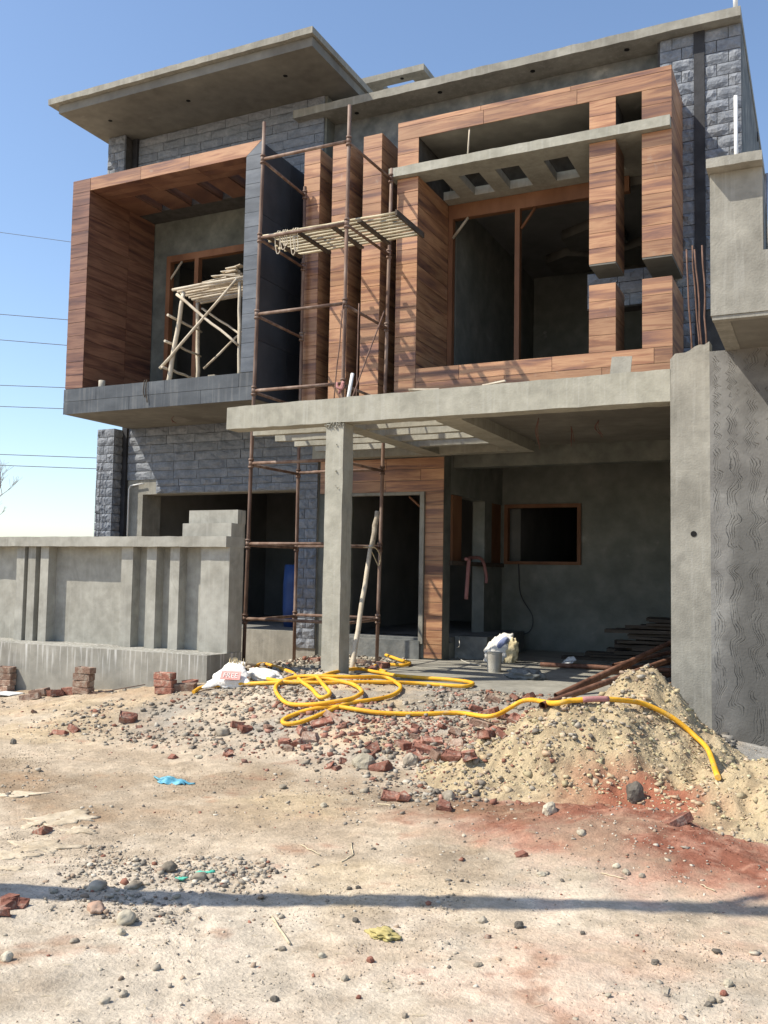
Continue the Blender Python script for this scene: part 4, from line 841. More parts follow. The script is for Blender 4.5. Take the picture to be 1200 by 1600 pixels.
# ------------------------------------------------------------------ sacks at the wall end
p = at(352, 1077)
s1 = empty('sack', 'white sack printed in red lying against the end of the boundary wall', 'sack', (p.x, p.y, p.z))
def sheet(name, outline, z, amp, m, parent, seed=1, n=14, thick=.012, loc=(0, 0, 0), rot=(0, 0, 0)):
    """crumpled sheet filling a 2D outline (bilinear patch of 4 corners)"""
    (a, b, c, d) = [Vector((*o, 0)) for o in outline]; vs = []; fs = []
    for s_ in (0, 1):
        for j in range(n + 1):
            for i in range(n + 1):
                u = i / n; v = j / n; pnt = (a.lerp(b, u)).lerp(d.lerp(c, u), v)
                jag = 1 + .3 * mnoise.noise(Vector((u * 5 + seed, v * 5, seed))) if (i in (0, n) or j in (0, n)) else 1
                ctr = (a + b + c + d) / 4; pnt = ctr + (pnt - ctr) * jag
                h = amp * (mnoise.noise(pnt * 7 + Vector((seed * 3.1, 0, 0))) + .5 * mnoise.noise(pnt * 19 + Vector((0, seed, 0)))) + z(u, v) - s_ * thick
                vs.append((pnt.x, pnt.y, h))
    w = n + 1; o = w * w
    for j in range(n):
        for i in range(n):
            k = j * w + i; fs.append((k, k + 1, k + w + 1, k + w)); fs.append((o + k, o + k + w, o + k + w + 1, o + k + 1))
    for i in range(n):
        fs += [(i, o + i, o + i + 1, i + 1), (n * w + i, n * w + i + 1, o + n * w + i + 1, o + n * w + i), (i * w, (i + 1) * w, o + (i + 1) * w, o + i * w), (i * w + n, o + i * w + n, o + (i + 1) * w + n, (i + 1) * w + n)]
    mb = MB(); mb.add(vs, fs, True); return mb.build(name, m, parent, loc=loc, rot=rot)
# body stands up leaning on the wall end: built in the x-z plane then tilted
sheet('body', [(-.28, 0), (.28, .06), (.12, .34), (-.06, .33)], lambda u, v: .05 * math.sin(3.1 * u) * math.sin(3.1 * v), .028, 'sack', s1, 3, rot=(math.radians(55), 0, math.radians(10)))
lump('fill', ((0, .12, .06), (.19, .11, .09), (0, 0, .1)), 'sack', s1, 5, .25, 3)
mb = MB(); rr = random.Random(8)
for i in range(34):
    x = rr.uniform(-.07, .12); mb.tube([(x, .17, .23), (x + rr.uniform(-.03, .03), .20 + rr.uniform(-.04, .03), .27 + rr.uniform(0, .05))], [.006, .002], 4)
mb.build('frayed_edge', 'straw', s1)
tc = bpy.data.curves.new('print', 'FONT'); tc.body = 'FREE'; tc.size = .082; tc.extrude = .0015; tc.align_x = 'CENTER'
to = bpy.data.objects.new('print_tmp', tc); C.objects.link(to)
bpy.context.view_layer.update()
tme = bpy.data.meshes.new_from_object(to.evaluated_get(bpy.context.evaluated_depsgraph_get())); bpy.data.objects.remove(to)
tme.materials.clear(); tme.materials.append(M['sack'])
RT = (math.radians(55), 0, math.radians(10)); ba = Euler(RT).to_matrix()
def onsack(u, v, h): return tuple(ba @ Vector((u, v, h)))
pr = link('print', tme, s1, loc=onsack(.055, .095, .078), rot=(RT[0], RT[1], RT[2] + .1))
MB().add([(-.11, -.02, 0), (.11, -.02, 0), (.11, .08, 0), (-.11, .08, 0), (-.11, -.02, -.003), (.11, -.02, -.003), (.11, .08, -.003), (-.11, .08, -.003)], [(0, 1, 2, 3), (7, 6, 5, 4), (0, 4, 5, 1), (1, 5, 6, 2), (2, 6, 7, 3), (3, 7, 4, 0)]).build('print_panel', 'redprint', s1, loc=onsack(.055, .095, .074), rot=(RT[0], RT[1], RT[2] + .1))
p = at(412, 1062)
lump('sack', ((p.x, p.y + .03, p.z + .04), (.27, .13, .075), (0, .1, -.25)), 'sack', None, 8, .25, 4, label='limp greyish white sack under the hose right of the printed sack', cat='sack')
B('dark_board', 'oldwood', None, (-.40, .40, -.06, .06, 0, .03), label='dark board lying in front of the scaffold foot', cat='board').location = at(405, 1043) + Vector((0, 0, .01))

# ------------------------------------------------------------------ bricks and rocks
def brickmesh(seed, frog=True, broken=0.0):
    rr = random.Random(seed); bm = bmesh.new(); bmesh.ops.create_cube(bm, size=1)
    for v in bm.verts: v.co = Vector((v.co.x * .23, v.co.y * .112, v.co.z * .075))
    if broken:
        for v in bm.verts:
            if v.co.x > 0: v.co.x -= broken * .23 * rr.uniform(.6, 1.3)
    bmesh.ops.bevel(bm, geom=list(bm.edges), offset=.006, segments=1, affect='EDGES')
    if frog:
        top = max(bm.faces, key=lambda f: f.calc_center_median().z * 100 + f.calc_area())
        r_ = bmesh.ops.inset_region(bm, faces=[top], thickness=.02, depth=-.012)
    for v in bm.verts: v.co += Vector((rr.uniform(-1, 1), rr.uniform(-1, 1), rr.uniform(-1, 1))) * (.004 + .010 * (broken > 0))
    return bm
def mk(bm, m):
    me = bpy.data.meshes.new('brick'); bm.to_mesh(me); bm.free(); me.materials.append(M[m]); return me
BRW = [mk(brickmesh(i), 'brick') for i in range(3)] + [mk(brickmesh(9), 'oldbrick')]
BRO = [mk(brickmesh(20 + i), 'oldbrick') for i in range(3)]
BRB = [mk(brickmesh(40 + i, i % 2 == 0, .35 + .06 * i), 'brick') for i in range(5)] + [mk(brickmesh(60, False, .4), 'oldbrick')]
stackpos = [(14, 1079, 4, 'leftmost brick stack'), (131, 1083, 4, 'middle brick stack'), (258, 1083, 3, 'right-hand brick stack')]
ordn = {4: ['bottom', 'second', 'third', 'top'], 3: ['bottom', 'middle', 'top']}
rr = random.Random(4)
for (x, y, n, nm) in stackpos:
    g = at(x, y); gz = g.z - .01
    for i in range(n):
        link('brick', rr.choice(BRO if n == 4 else BRW[:3]), None, ordn[n][i] + ' brick of the ' + nm + ' against the wall plinth', 'brick', 'bricks stacked against the boundary wall',
             loc=(g.x + rr.uniform(-.015, .015), min(g.y, 8.48) + .0, gz + .04 + i * .078), rot=(rr.uniform(-.03, .03), rr.uniform(-.03, .03), rr.uniform(-.16, .16)))
near_wall = [(290, 1078, 'w', .3, 'half-buried brick leaning right of the right-hand brick stack'), (302, 1072, 'b', .9, 'broken brick upright by the end of the boundary wall'), (62, 1086, 'w', .1, 'dark brick lying right of the leftmost brick stack'), (92, 1086, 'b', 1.2, 'half brick left of the middle brick stack'), (113, 1084, 'b', .2, 'rounded half brick touching the middle brick stack'), (47, 1093, 'w', .5, 'flat brick slab in front of the leftmost brick stack')]
for (x, y, t, a, lb) in near_wall:
    g = at(x, y); link('brick', (BRO if t == 'w' else BRB)[R.randrange(3)], None, lb, 'brick', None, loc=(g.x, min(g.y, 8.45), g.z + .03), rot=(R.uniform(-.3, .3), R.uniform(-.2, .2), a))
g = at(12, 1087); B('tile', 'paper', None, (-.16, .16, -.11, .11, 0, .012), label='pale tile offcut on the soil by the leftmost brick stack', cat='tile').location = g + Vector((0, 0, .02))
for i, (a, b) in enumerate((((150, 1085), (236, 1063)), ((140, 1086), (244, 1071)))):
    pa = at(*a); pb = at(*b); MB().tube([(pa.x, pa.y, pa.z + .01), (pb.x, min(pb.y, 8.5), pb.z + (.1 if i == 0 else .03))], .005, 5).build('iron_rod', 'rebar', None, label=('upper' if i == 0 else 'lower') + ' thin rod leaning on the plinth left of the right-hand brick stack', cat='rod')
# rubble bricks: (px, py, kind, yaw, scale)
RB = [(600, 1205, 'b', .2, 1.3), (628, 1168, 'w', 2.6, 1.05), (590, 1172, 'b', .8, 1.2), (575, 1188, 'b', 1.7, 1.0), (643, 1185, 'b', 2.2, 1.15), (660, 1176, 'w', .1, 1.1), (690, 1186, 'w', 1.1, 1.15), (712, 1190, 'b', .3, 1.2), (708, 1166, 'b', 2.9, 1.0), (730, 1183, 'b', 1.9, 1.1),
      (672, 1163, 'w', .4, 1.0), (488, 1160, 'b', .6, 1.2), (468, 1163, 'b', 1.9, 1.15), (450, 1166, 'b', .3, 1.0), (440, 1158, 'b', 2.3, .9), (480, 1172, 'b', 1.0, .7), (452, 1174, 'b', .2, .7), (500, 1135, 'w', .5, 1.1), (478, 1150, 'w', 1.0, 1.1), (520, 1127, 'w', -.1, 1.1),
      (386, 1143, 'b', 1.4, 1.0), (372, 1137, 'b', .6, .9), (520, 1200, 'b', .7, .9), (533, 1192, 'b', 2.1, .6), (528, 1203, 'b', 1.1, .6), (770, 1097, 'w', .1, .95), (806, 1095, 'b', 1.7, .9), (830, 1090, 'b', .8, .9), (745, 1112, 'b', .3, .9), (762, 1116, 'w', -.2, 1.0),
      (790, 1125, 'w', .5, .95), (806, 1130, 'b', 1.2, 1.0), (775, 1142, 'b', .9, .9), (748, 1135, 'w', .1, 1.0), (765, 1155, 'b', 1.5, 1.1), (783, 1152, 'b', 2.2, 1.0), (715, 1150, 'b', .3, .9), (692, 1140, 'b', 1.2, .6), (612, 1252, 'b', .1, .9), (632, 1254, 'b', .8, .7), (625, 1248, 'b', 2.4, .8),
      (697, 1268, 'b', .2, .8), (640, 1148, 'b', 1.4, .7), (605, 1150, 'b', .4, .6), (650, 1155, 'b', .4, .7), (570, 1130, 'b', .8, .6), (555, 1150, 'b', .5, .6), (420, 1140, 'b', 1.2, .7), (700, 1132, 'b', .9, .6), (817, 1340, 'b', .4, .55), (585, 1222, 'b', .2, .5),
      (18, 1415, 'b', .4, .7), (8, 1422, 'b', 1.3, .6), (28, 1418, 'b', 2.2, .55), (6, 1432, 'b', .8, .5), (65, 1305, 'b', .1, .8), (90, 1148, 'w', .05, .8), (115, 1145, 'b', .05, .9), (52, 1115, 'b', .6, .5), (217, 1138, 'b', .5, .5), (270, 1187, 'b', .2, .6), (358, 1184, 'b', .1, .7),
      (1058, 1290, 'w', .6, .95), (650, 1140, 'b', .3, .6)]
def cluster(x, y):
    if x < 40 and y > 1380: return 'of the brick chips at the left edge in the foreground'
    if x < 300: return 'of the brick pieces on the bare soil at the left'
    if x == 1058: return None
    if x == 817: return None
    if y >= 1240: return 'of the small brick pieces below the grey stone'
    if x < 430: return 'of the bricks beside the left grey rubble stone'
    if x < 535 and y > 1140 and y < 1185: return 'of the small brick pile under the hose loops'
    if x < 560: return 'of the brick pieces left of the squared pale stone'
    if x >= 740: return 'of the bricks heaped against the left of the sand heap'
    if y > 1158: return 'of the bricks heaped beside the squared pale stone'
    return 'of the scattered brick pieces just under the hose line'
ORD = ['leftmost', 'second from the left', 'third from the left', 'fourth from the left', 'fifth from the left', 'sixth from the left', 'seventh from the left', 'eighth from the left', 'ninth from the left', 'tenth from the left', 'eleventh from the left', 'twelfth from the left', 'thirteenth from the left', 'fourteenth from the left']
for (x, y, t, a, s) in RB:
    cl = cluster(x, y); g = at(x, y); me = R.choice(BRW if t == 'w' else BRB); s *= .80
    mates = sorted([(b[0], b[1]) for b in RB if cluster(b[0], b[1]) == cl])
    lb = {1058: 'reddish flat brick half buried at the right of the red powder', 817: 'lone dark brick chip at the left end of the red powder'}.get(x) if cl is None else ORD[mates.index((x, y))] + ' ' + cl
    link('brick', me, None, lb, 'brick', None if cl is None else 'bricks in the rubble', loc=(g.x, g.y + .03, g.z + .017 * s), rot=(R.uniform(-.55, .55), R.uniform(-.45, .45), a + R.uniform(-.3, .3)), scale=(s, s, s))
for (x, y, t, a, lb) in ((570, 1040, 'w', .2, 'brick behind the porch column among the hose loops'), (585, 1050, 'b', .7, 'grey-caked half brick beside the hose behind the porch column'), (495, 1036, 'b', .3, 'half brick at the left foot of the porch column'), (600, 1044, 'b', 1.2, 'small brick piece at the back of the hose loops')):
    g = at(x, y); link('brick', R.choice(BRW if t == 'w' else BRB), None, lb, 'brick', None, loc=g + Vector((0, .03, .03)), rot=(R.uniform(-.2, .2), R.uniform(-.2, .2), a))
g = at(205, 1128); link('brick', BRB[0], None, 'lone dark half brick on the bare soil before the wall', 'brick', None, loc=g + Vector((0, 0, .03)), rot=(.5, .2, .7), scale=(.95, .95, .95)).data.materials
def rock(x, y, r, m, label, group=None, flat=.7, seed=None, smooth=True, amp=.34, sub=3, cat='stone'):
    g = at(x, y); seed = seed or R.randrange(1000)
    d = (g - Vector((0, 0, EYE))).length; rr_ = r * d / FOC * .82
    o = lump('stone', ((g.x, g.y + rr_ * .3, g.z + rr_ * flat * .4), (rr_, rr_ * .8, rr_ * flat), (R.uniform(-.2, .2), R.uniform(-.2, .2), R.uniform(0, 3))), m, None, seed, amp, sub, f=1.6 if smooth else 1.2, label=label, cat=cat, smooth=smooth)
    if group: o['group'] = group
    return o
RK = [(565, 1200, 21, 'palerock', 'large squared pale stone left of the broken bricks', .8, False), (640, 1195, 15, 'rock', 'grey stone wedged right of the pale squared stone', .9, False), (858, 1270, 14, 'palerock', 'pale grey stone at the foot of the heap', .9, False), (700, 1250, 13, 'rock', 'rounded grey stone just below the broken bricks', .9, True),
      (992, 1252, 17, 'darkrock', 'dark grey stone standing on the red powder', 1.2, False), (345, 1150, 14, 'rock', 'grey stone beside the small brick pile on the left', .8, True), (262, 1362, 14, 'rock', 'smooth rounded grey stone above the pole shadow', .8, True), (310, 1376, 13, 'rock', 'rounded stone with green plastic beside it', .75, True),
      (205, 1388, 14, 'rock', 'flat grey stone at the edge of the pole shadow', .5, True), (148, 1390, 16, 'rock', 'large stone lying in the pole shadow', .6, True), (146, 1423, 17, 'tanrock', 'smooth reddish stone below the pole shadow', .5, True), (193, 1443, 18, 'palerock', 'large pale cobble in the foreground gravel', .75, True),
      (188, 1460, 8, 'palerock', 'small tan stone touching the large pale cobble', .8, True), (115, 1473, 9, 'rock', 'dark flat stone in the bare dust on the left', .5, True), (8, 1502, 10, 'palerock', 'pale stone at the left edge of the foreground', 1.0, False), (191, 1557, 8, 'rock', 'reddish grey stone near the bottom left', .7, True),
      (162, 1569, 9, 'rock', 'grey stone left of the reddish one near the bottom', .7, True), (440, 1258 + 228, 7, 'rock', 'dark oval stone right of the dry stick', .7, True), (428, 1566, 7, 'darkrock', 'small dark cube-like stone near the bottom centre-left', .9, False), (810, 1450, 9, 'darkrock', 'dark angular stone alone in the pinkish dust', .8, False),
      (753, 1443, 9, 'rock', 'brownish grey stone left of the dark angular stone', .8, True), (762, 1467, 6, 'brick', 'small reddish stone below the brownish grey one', .7, True), (578, 1504, 7, 'brick', 'small bright red stone in the foreground centre', .9, False), (502, 1497, 7, 'palerock', 'small white stone in the foreground centre-left', .8, False),
      (538, 1532, 7, 'rock', 'rounded grey stone below the small red stone', .8, True), (560, 1561, 5, 'brick', 'tiny reddish stone near the bottom centre', .8, True), (632, 1591, 6, 'rock', 'small grey stone at the bottom edge', .8, True), (1138, 1542, 9, 'palerock', 'pale grey stone lower right with its own shadow', .8, False),
      (1112, 1568, 7, 'rock', 'grey stone in the small group at the lower right', .8, False), (1124, 1568, 6, 'rock', 'rightmost grey stone of the small group at the lower right', .8, False), (1106, 1574, 6, 'darkrock', 'dark stone of the small group at the lower right', .8, False), (1131, 1556, 7, 'brick', 'reddish stone above the small group at the lower right', .7, True),
      (1120, 1490, 10, 'darkrock', 'dark flat stone in the pinkish dust on the right', .4, True), (1024, 1508, 7, 'darkrock', 'small dark stone with a pale top in the right foreground', .8, False), (910, 1461, 5, 'darkrock', 'small dark chip in the right foreground', .8, False), (846, 1369, 9, 'palerock', 'flat pale stone between powder and pole shadow', .5, False),
      (978, 1366, 7, 'palerock', 'pale pebble right of the flat pale stone', .8, True), (963, 1357, 7, 'palerock', 'yellowish pebble above the pale pebble', .8, True), (908, 1305, 9, 'palerock', 'pale oval stone on the red powder', .7, True), (1003, 1372, 6, 'rock', 'grey pebble right of the pale pebble', .8, True), (20, 1162, 6, 'darkrock', 'small dark stone at the left on bare soil', .9, False),
      (583, 1328, 5, 'darkrock', 'flat dark chip beside the forked twig', .5, False), (545, 1391, 5, 'darkrock', 'leftmost dark chip above the pole shadow', .8, False), (559, 1389, 5, 'darkrock', 'second dark chip above the pole shadow', .8, False), (505, 1261, 8, 'palerock', 'pale round stone at the edge of the damp patch', .6, True), (441, 1232, 9, 'rock', 'oval grey stone alone before the damp patch', .5, True), (310, 1185, 8, 'palerock', 'white flat chip left of the rubble', .35, False),
      (746, 1510, 9, 'rock', 'pale grey stone flakes in the centre foreground', .4, False), (555, 1441, 7, 'darkrock', 'dark stone left of the straw tuft', .7, False), (950, 1556 + 2, 6, 'palerock', 'pale half-buried stone at the bottom right', .4, True), (878, 1318 + 60, 4, 'darkrock', 'tiny dark chip between the powder and the shadow', .8, False)]
for (x, y, r, m_, lb, fl, smo) in RK: rock(x, y, r, m_, lb, None, fl, None, smo)

# pebbles and grit: one joined mesh
ico = bmesh.new(); bmesh.ops.create_icosphere(ico, subdivisions=1, radius=1)
iv = np.array([v.co[:] for v in ico.verts]); ifc = np.array([[v.index for v in f.verts] for f in ico.faces]); ico.free()
iv0, if0 = iv, ifc
cv = np.array([(x, y, z) for x in (-.72, .72) for y in (-.72, .72) for z in (-.72, .72)]); cf = np.array([(0, 1, 3), (0, 3, 2), (4, 6, 7), (4, 7, 5), (0, 4, 5), (0, 5, 1), (2, 3, 7), (2, 7, 6), (0, 2, 6), (0, 6, 4), (1, 5, 7), (1, 7, 3)])
def scatter(name, pts, rad, cols, label=None, cat=None, chip=True, **k):
    iv, ifc = (cv, cf) if chip else (iv0, if0)
    n = len(pts); nv = len(iv); V = np.repeat(iv[None], n, 0)
    V = V * (1 + NR.uniform(-.33, .33, (n, nv, 1))); V = V * NR.uniform(.55, 1.3, (n, 1, 3)) * np.array((1, 1, .62)) * rad[:, None, None]
    a = NR.uniform(0, 6.28, n); ca, sa = np.cos(a)[:, None], np.sin(a)[:, None]
    b_ = NR.uniform(-.6, .6, n) if chip else NR.uniform(-.2, .2, n); cb, sb = np.cos(b_)[:, None], np.sin(b_)[:, None]
    V = np.stack([V[..., 0], V[..., 1] * cb - V[..., 2] * sb, V[..., 1] * sb + V[..., 2] * cb], -1)
    X = V[..., 0] * ca - V[..., 1] * sa; Y = V[..., 0] * sa + V[..., 1] * ca
    V = np.stack([X, Y, V[..., 2]], -1) + pts[:, None, :]
    F_ = (ifc[None] + (np.arange(n) * nv)[:, None, None]).reshape(-1, 3)
    me = bpy.data.meshes.new(name); me.vertices.add(n * nv); me.vertices.foreach_set('co', V.ravel())
    me.loops.add(len(F_) * 3); me.loops.foreach_set('vertex_index', F_.ravel().astype(np.int32)); me.polygons.add(len(F_)); me.polygons.foreach_set('loop_start', np.arange(0, len(F_) * 3, 3, dtype=np.int32)); me.update()
    cc = np.concatenate([np.repeat(cols, nv, 0), np.ones((n * nv, 1))], 1).astype(np.float32)
    at2 = me.color_attributes.new('tint', 'FLOAT_COLOR', 'POINT'); at2.data.foreach_set('color', cc.ravel())
    me.materials.append(M['pebble']); return link(name, me, None, label, cat, kind='stuff')
PAL = np.array([(.27, .235, .19), (.37, .325, .26), (.19, .165, .14), (.43, .375, .29), (.32, .24, .175), (.28, .13, .09), (.50, .45, .37)])
def pick(n, w): w = np.array(w, float); return PAL[NR.choice(len(PAL), n, p=w / w.sum())] * NR.uniform(.8, 1.15, (n, 1))
def hgt(x, y): g_ = ground(x, y); return np.maximum(g_, g_ + pile(x, y))
def region(cands, dens):
    """cands: N random points in the wedge, kept with probability dens(x,y)"""
    x = NR.uniform(-10.2, 1.2, cands); y = NR.uniform(2.3, 9.3, cands)
    keep = (NR.rand(cands) < dens(x, y)) & ~((x < -6.28) & (y > 8.5)) & ~((x > -1.35) & (y > 8.95)) & (x > -1.25 * y - .3) & (x < .02 * y + .1)
    return x[keep], y[keep]
G1 = at(270, 1370); G2 = at(220, 1420); G3 = at(380, 1350); G4 = at(180, 1350)
def d_gravel(x, y):
    return np.clip(gau(x, y, G1.x, G1.y, .55, .28) + gau(x, y, G2.x, G2.y, .40, .22) + gau(x, y, G3.x, G3.y, .4, .2) + gau(x, y, G4.x, G4.y, .4, .25) + .5 * fbm(x, y, 4, 2) - .3, 0, 1) 
x, y = region(150000, lambda x, y: d_gravel(x, y) * .85)
rad = NR.lognormal(math.log(.0085), .45, len(x)); z = hgt(x, y) + rad * .3
scatter('river_gravel', np.stack([x, y, z], 1), np.clip(rad, .003, .03), pick(len(x), (3, 4, 2, 3, 2, .3, 2)), 'spill of rounded river gravel crossed by the pole shadow', 'gravel', chip=False)
def d_rub(x, y):
    b = ss(6.4, 7.0, y) * ss(-7.0, -5.6, x) * (1 - ss(-1.7, -1.1, x)) * np.clip(.55 + .6 * fbm(x, y, 1.8, 3), 0, 1)
    b = b + .42 * ss(6.3, 7.2, y) * ss(-9.2, -7.5, x) * (x < -5.0) * np.clip(.35 + 1.0 * fbm(x, y, 2, 3), 0, 1)
    return np.clip(b + gau(x, y, -2.6, 6.3, .5, .35) * .9, 0, 1) * .5
x, y = region(130000, d_rub); rad = NR.lognormal(math.log(.0105), .6, len(x)); z = hgt(x, y) + rad * .25
scatter('rubble', np.stack([x, y, z], 1), np.clip(rad, .004, .03), pick(len(x), (5, 4, 3, 2.4, 3, 2.6, 1.0)) * .92, 'grey rubble and brick grit strewn before the porch', 'rubble')
x, y = region(110000, lambda x, y: np.clip(pile(x, y) * 14, 0, 1) * .8)
rad = NR.lognormal(math.log(.0082), .55, len(x)); z = hgt(x, y) + rad * .02; n_ = len(x)
scatter('heap_stones', np.stack([x, y, z], 1), np.clip(rad, .003, .04), np.array((.49, .40, .26)) * NR.uniform(.74, 1.15, (n_, 1)) * NR.uniform(.93, 1.07, (n_, 3)), 'loose yellowish stones and clods covering the sand heap', 'stones')
x, y = region(110000, lambda x, y: (.05 + .26 * np.clip(fbm(x, y, .9, 3) - .1, 0, 1)) * (1 + 1.0 * gau(x, y, -1, 5.4, 1.2, .7)))
rad = NR.lognormal(math.log(.0046), .5, len(x)); z = hgt(x, y) + rad * .1
scatter('grit', np.stack([x, y, z], 1), np.clip(rad, .002, .018), pick(len(x), (3, 4, 1.2, 4, 5, 1.2, 3)) * 1.12, 'fine grit and small chips scattered over the dusty road', 'grit')
x, y = region(260000, lambda x, y: (y < 6.2) * np.clip(.22 + .9 * fbm(x + 13, y - 4, 1.6, 4, .6), .05, 1) * .8)
rad = NR.lognormal(math.log(.0027), .45, len(x)); z = hgt(x, y) + rad * .15
scatter('dust_crumbs', np.stack([x, y, z], 1), np.clip(rad, .0012, .008), np.clip(soilcol(x, y) * NR.uniform(.62, 1.12, (len(x), 1)), .02, .7), 'fine crumbs of dried soil over the near road', 'soil crumbs')
n_ = 900; x = NR.uniform(-1.35, -.75, n_); y = 8.93 - NR.rand(n_) ** 2 * .45; rad = NR.lognormal(math.log(.016), .5, n_)
scatter('dark_debris', np.stack([x, y, hgt(x, y) + rad * .3], 1), np.clip(rad, .005, .05), np.array((.13, .12, .105)) * NR.uniform(.6, 2.2, (n_, 1)), 'dark cement crumbs along the foot of the right pillar', 'debris')
n_ = 1500; x = NR.uniform(-6.95, -5.2, n_); y = NR.uniform(9.3, 11.9, n_); rad = NR.lognormal(math.log(.02), .5, n_)
scatter('mortar_debris', np.stack([x, y, ground(x, y) + rad * .3 + NR.uniform(0, .05, n_) * (np.abs(y - 10.9) < .8)], 1), np.clip(rad, .006, .06), pick(n_, (4, 5, 2, 5, 1, .6, 4)), 'broken mortar and chips piled under the scaffold', 'debris')

n_ = 5200; x = NR.uniform(-5.6, -1.9, n_); y = NR.uniform(6.1, 9.0, n_); kp = NR.rand(n_) < np.clip(gau(x, y, -3.1, 7.5, .8, .55) + gau(x, y, -4.4, 7.6, .5, .35) + .25 * fbm(x, y, 2.5, 3), 0, 1); x = x[kp]; y = y[kp]; n_ = len(x)
rad = NR.lognormal(math.log(.013), .5, n_)
scatter('brick_rubble', np.stack([x, y, hgt(x, y) + rad * .15], 1), np.clip(rad, .005, .04), np.array((.30, .145, .10)) * NR.uniform(.6, 1.4, (n_, 1)) + NR.uniform(0, .06, (n_, 1)), 'crushed red brick crumbs among the rubble', 'rubble')
# thin crust slabs, litter
rr = random.Random(15)
CR = [((97, 1279), .42, .36, 'large pale crust flake on the left beside a brick'), ((50, 1288), .16, .14, 'small pale crust flake left of the large one'), ((122, 1297), .26, .16, 'narrow pale crust flake below the large one'), ((70, 1322), .44, .24, 'long pale crust flake lower on the left'), ((22, 1336), .26, .16, 'pale crust flake at the left edge'), ((12, 1358), .16, .07, 'whitish flake just above the pole shadow at the left edge'), ((28, 1243), .36, .22, 'thin pale crust flake higher up at the left edge'), ((305, 1120), .20, .2, 'pale plaster slab left of the grey stone'), ((375, 1103), .22, .2, 'pale plaster slab below the hose loops'), ((350, 1112), .14, .12, 'small plaster slab between the two pale ones under the hose')]
def flake(name, x, y, w, h, m, label, cat, seed, th=.003, amp=.006, lift=.001, rot=.38, n=40, rings=5):
    g = at(x, y); rr = random.Random(seed); vs = []; fs = []
    rad = [.85 + .62 * mnoise.noise(Vector((math.cos(6.283 * k / n) * 1.3 + seed * 3.7, math.sin(6.283 * k / n) * 1.3, seed))) + .5 * mnoise.noise(Vector((math.cos(6.283 * k / n) * 4 + seed, math.sin(6.283 * k / n) * 5, seed * 2))) for k in range(n)]
    for lay in (0, 1):
        for r_ in range(rings + 1):
            for k in range(n):
                a = 6.283 * k / n; q = r_ / rings * rad[k]; px, py = math.cos(a) * q * w / 2, math.sin(a) * q * h / 2
                X = px * math.cos(rot) - py * math.sin(rot) + g.x; Y = px * math.sin(rot) + py * math.cos(rot) + g.y
                Z = terr(X, Y) + lift + (amp * mnoise.noise(Vector((X * 16, Y * 16, seed))) + amp * .8 * (r_ / rings) ** 3 * mnoise.noise(Vector((X * 5, Y * 5, seed))) * 2) + (th if lay == 0 else -.004)
                vs.append((X, Y, Z))
    o = (rings + 1) * n
    for r_ in range(rings):
        for k in range(n):
            a_, b_ = r_ * n + k, r_ * n + (k + 1) % n; c_, d_ = a_ + n, b_ + n
            fs += [(a_, c_, d_, b_), (o + a_, o + b_, o + d_, o + c_)]
    for k in range(n):
        a_, b_ = rings * n + k, rings * n + (k + 1) % n; fs.append((a_, o + a_, o + b_, b_))
    mb = MB(); mb.add(vs, fs, True); return mb.build(name, m, None, label=label, cat=cat)
for i, ((x, y), w, h, lb) in enumerate(CR): flake('plaster_flake', x, y, w, h, 'crust', lb, 'flake', i + 3)
flake('plastic_scrap', 275, 1222, .27, .13, 'cyan', 'crumpled bright blue plastic scrap on the bare soil', 'plastic scrap', 31, .003, .03, .010, n=60, rings=10)
flake('plastic_scrap', 322, 1364, .11, .05, 'green', 'green plastic scrap behind a rounded stone', 'plastic scrap', 32, .003, .02, .012)
flake('plastic_scrap', 284, 1376, .06, .06, 'green', 'green plastic scrap left of a rounded stone', 'plastic scrap', 33, .003, .02, .012)
flake('plastic_scrap', 1041, 1548, .02, .09, 'rock', 'narrow grey-blue scrap in the right foreground', 'plastic scrap', 34, .003, .006, .003, .1)
lump('straw_tuft', (at(600, 1462) + Vector((0, 0, .006)), (.075, .05, .016), (0, 0, -.3)), 'moss', None, 3, .6, 4, label='flattened yellow straw tuft in the centre foreground', cat='straw')
ST = [((425, 1435), (453, 1478), .008, 'flat dry stalk on the dust above the dark oval stone'), ((533, 1348), (552, 1338), .006, 'short bleached twig left of its fork'), ((552, 1338), (549, 1320), .005, 'upright bleached twig beside the short one'), ((470, 1322), (500, 1338), .005, 'thin pale straw left of the twigs'), ((1095, 1385), (1118, 1396), .005, 'pale straw right above the pole shadow'), ((940, 1366), (975, 1376), .005, 'pale straw on the edge of the red powder'), ((590, 1262 - 5), (620, 1262), .005, 'thin pale stalk on the damp patch')]
for i, (a, b, r_, lb) in enumerate(ST):
    pa = at(*a) + Vector((0, 0, .006)); pb = at(*b) + Vector((0, 0, .008)); MB().tube(bent(pa, pb, 5, .003), r_ * .7, 5).build('twig', 'straw_litter', None, label=lb, cat='twig')
mb = MB(); rr = random.Random(77)
for i in range(420):
    y = 2.4 + 6 * rr.random() ** 1.3; x = -1.2 * y + rr.random() * (1.2 * y); a = rr.uniform(0, 3.14); l_ = rr.uniform(.01, .045); z = terr(x, y) + .004
    mb.tube([(x, y, z), (x + math.cos(a) * l_, y + math.sin(a) * l_, z + rr.uniform(0, .006))], .0012, 3, cap=False)
mb.build('straw_bits', 'straw_litter', None, label='tiny bits of straw scattered over the road surface', cat='straw', kind='stuff')

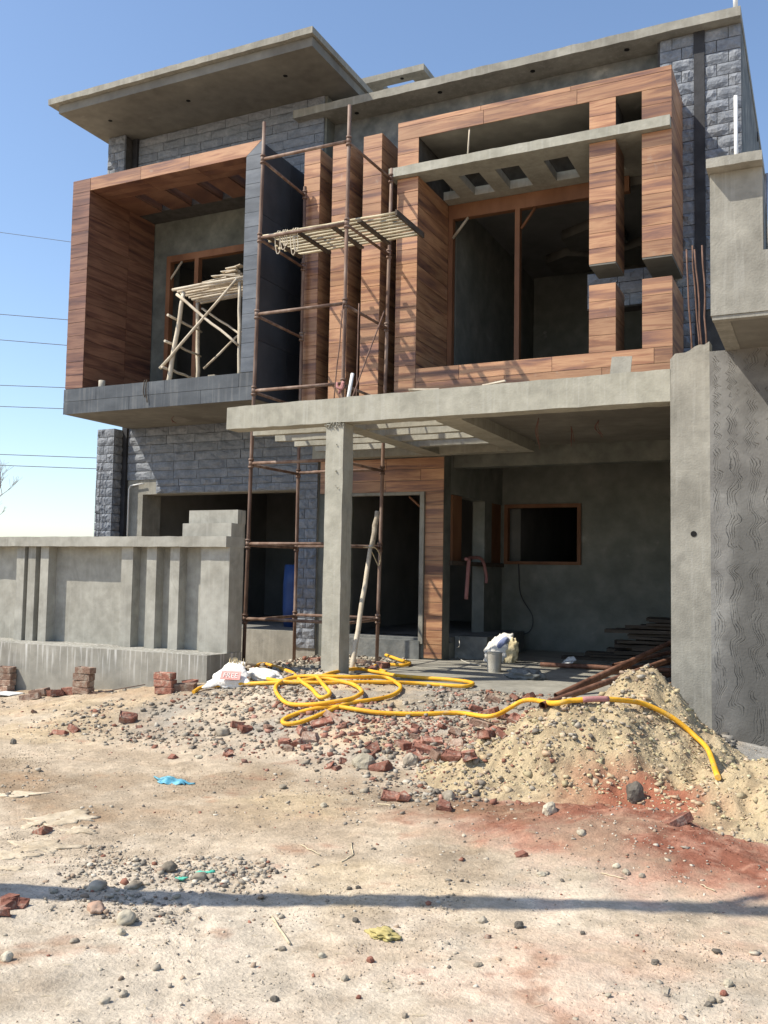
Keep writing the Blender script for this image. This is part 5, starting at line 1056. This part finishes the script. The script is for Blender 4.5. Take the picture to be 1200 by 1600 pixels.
# ------------------------------------------------------------------ far things: tree, power lines; utility pole beside the road
tree = empty('bare_tree', 'leafless tree with fine bare branches beyond the boundary wall', 'tree', (-26.15, 21.8, 0))
mb = MB(); tw = MB(); rr = random.Random(12)
def grow(p, d, L, r, depth):
    q = p + d * L; (mb if depth > 2 else tw).tube([p, p.lerp(q, .5) + Vector((rr.uniform(-1, 1), rr.uniform(-1, 1), 0)) * L * .04, q], [r, r * .85, r * .7], 5 if depth > 2 else 3, cap=False)
    if depth == 0: return
    for k in range(3 if depth > 1 else 4):
        a = Vector((rr.uniform(-1, 1), rr.uniform(-1, 1), rr.uniform(-.1, .9))).normalized()
        grow(p.lerp(q, rr.uniform(.55, 1)), (d * .9 + a * .75 + Vector((0, 0, .12))).normalized(), L * rr.uniform(.62, .82), r * .62, depth - 1)
grow(Vector((0, 0, 0)), Vector((0, 0, 1)), 1.75, .09, 6)
mb.build('trunk', 'bark', tree); tw.build('crown', 'bark', tree)
PW = [(363, 378, 'topmost power line crossing the sky left of the house'), (491, 500, 'second power line from the top left of the house'), (531, 540, 'third power line from the top left of the house'), (602, 606, 'fourth power line from the top, level with the balcony'), (635, 639, 'fifth power line from the top, just under the balcony edge'), (710, 714, 'upper of the two lowest power lines by the stone fin'), (727, 731, 'lowest power line above the boundary wall')]
for i, (ya, yb, lb) in enumerate(PW):
    YY_ = 30.0; da = ray(0, ya); db = ray(110, yb); pa = Vector((da.x * YY_ / da.y, YY_, EYE + da.z * YY_ / da.y)); pb = Vector((db.x * YY_ / db.y, YY_, EYE + db.z * YY_ / db.y)); dd = pb - pa
    MB().tube([pa - dd * 3, pa, pb, pb + dd * 3.2], .016 if i else .012, 5).build('power_line', 'cable', None, label=lb, cat='power line', group='power lines behind the house')
# leaning utility pole left of the road, out of frame; its shadow crosses the foreground
S = Vector((SUNL.x / -SUNL.z, SUNL.y / -SUNL.z, 0))
pa = at(0, 1388); pb = at(1130, 1421); pd = (pb - pa).normalized()
b0 = pa - pd * 1.9; b0.z = 0
Ht = 6.8; tip = pb + pd * .55; top = Vector((tip.x - S.x * Ht, tip.y - S.y * Ht, Ht))
up_ = empty('utility_pole', 'leaning utility pole beside the road outside the left of the picture', 'pole')
MB().tube([b0 - Vector((0, 0, .3)), b0.lerp(top, .5), top], [.11, .092, .07], 14).build('shaft', 'bark', up_)
ax = top.lerp(b0, .13); e1 = at(1200, 1398); e1v = Vector((e1.x - S.x * (ax.z - .05), e1.y - S.y * (ax.z - .05), ax.z - .05))
MB().tube([ax - (e1v - ax) * .0, ax.lerp(e1v, 1.0)], .035, 8).build('arm', 'rust', up_)
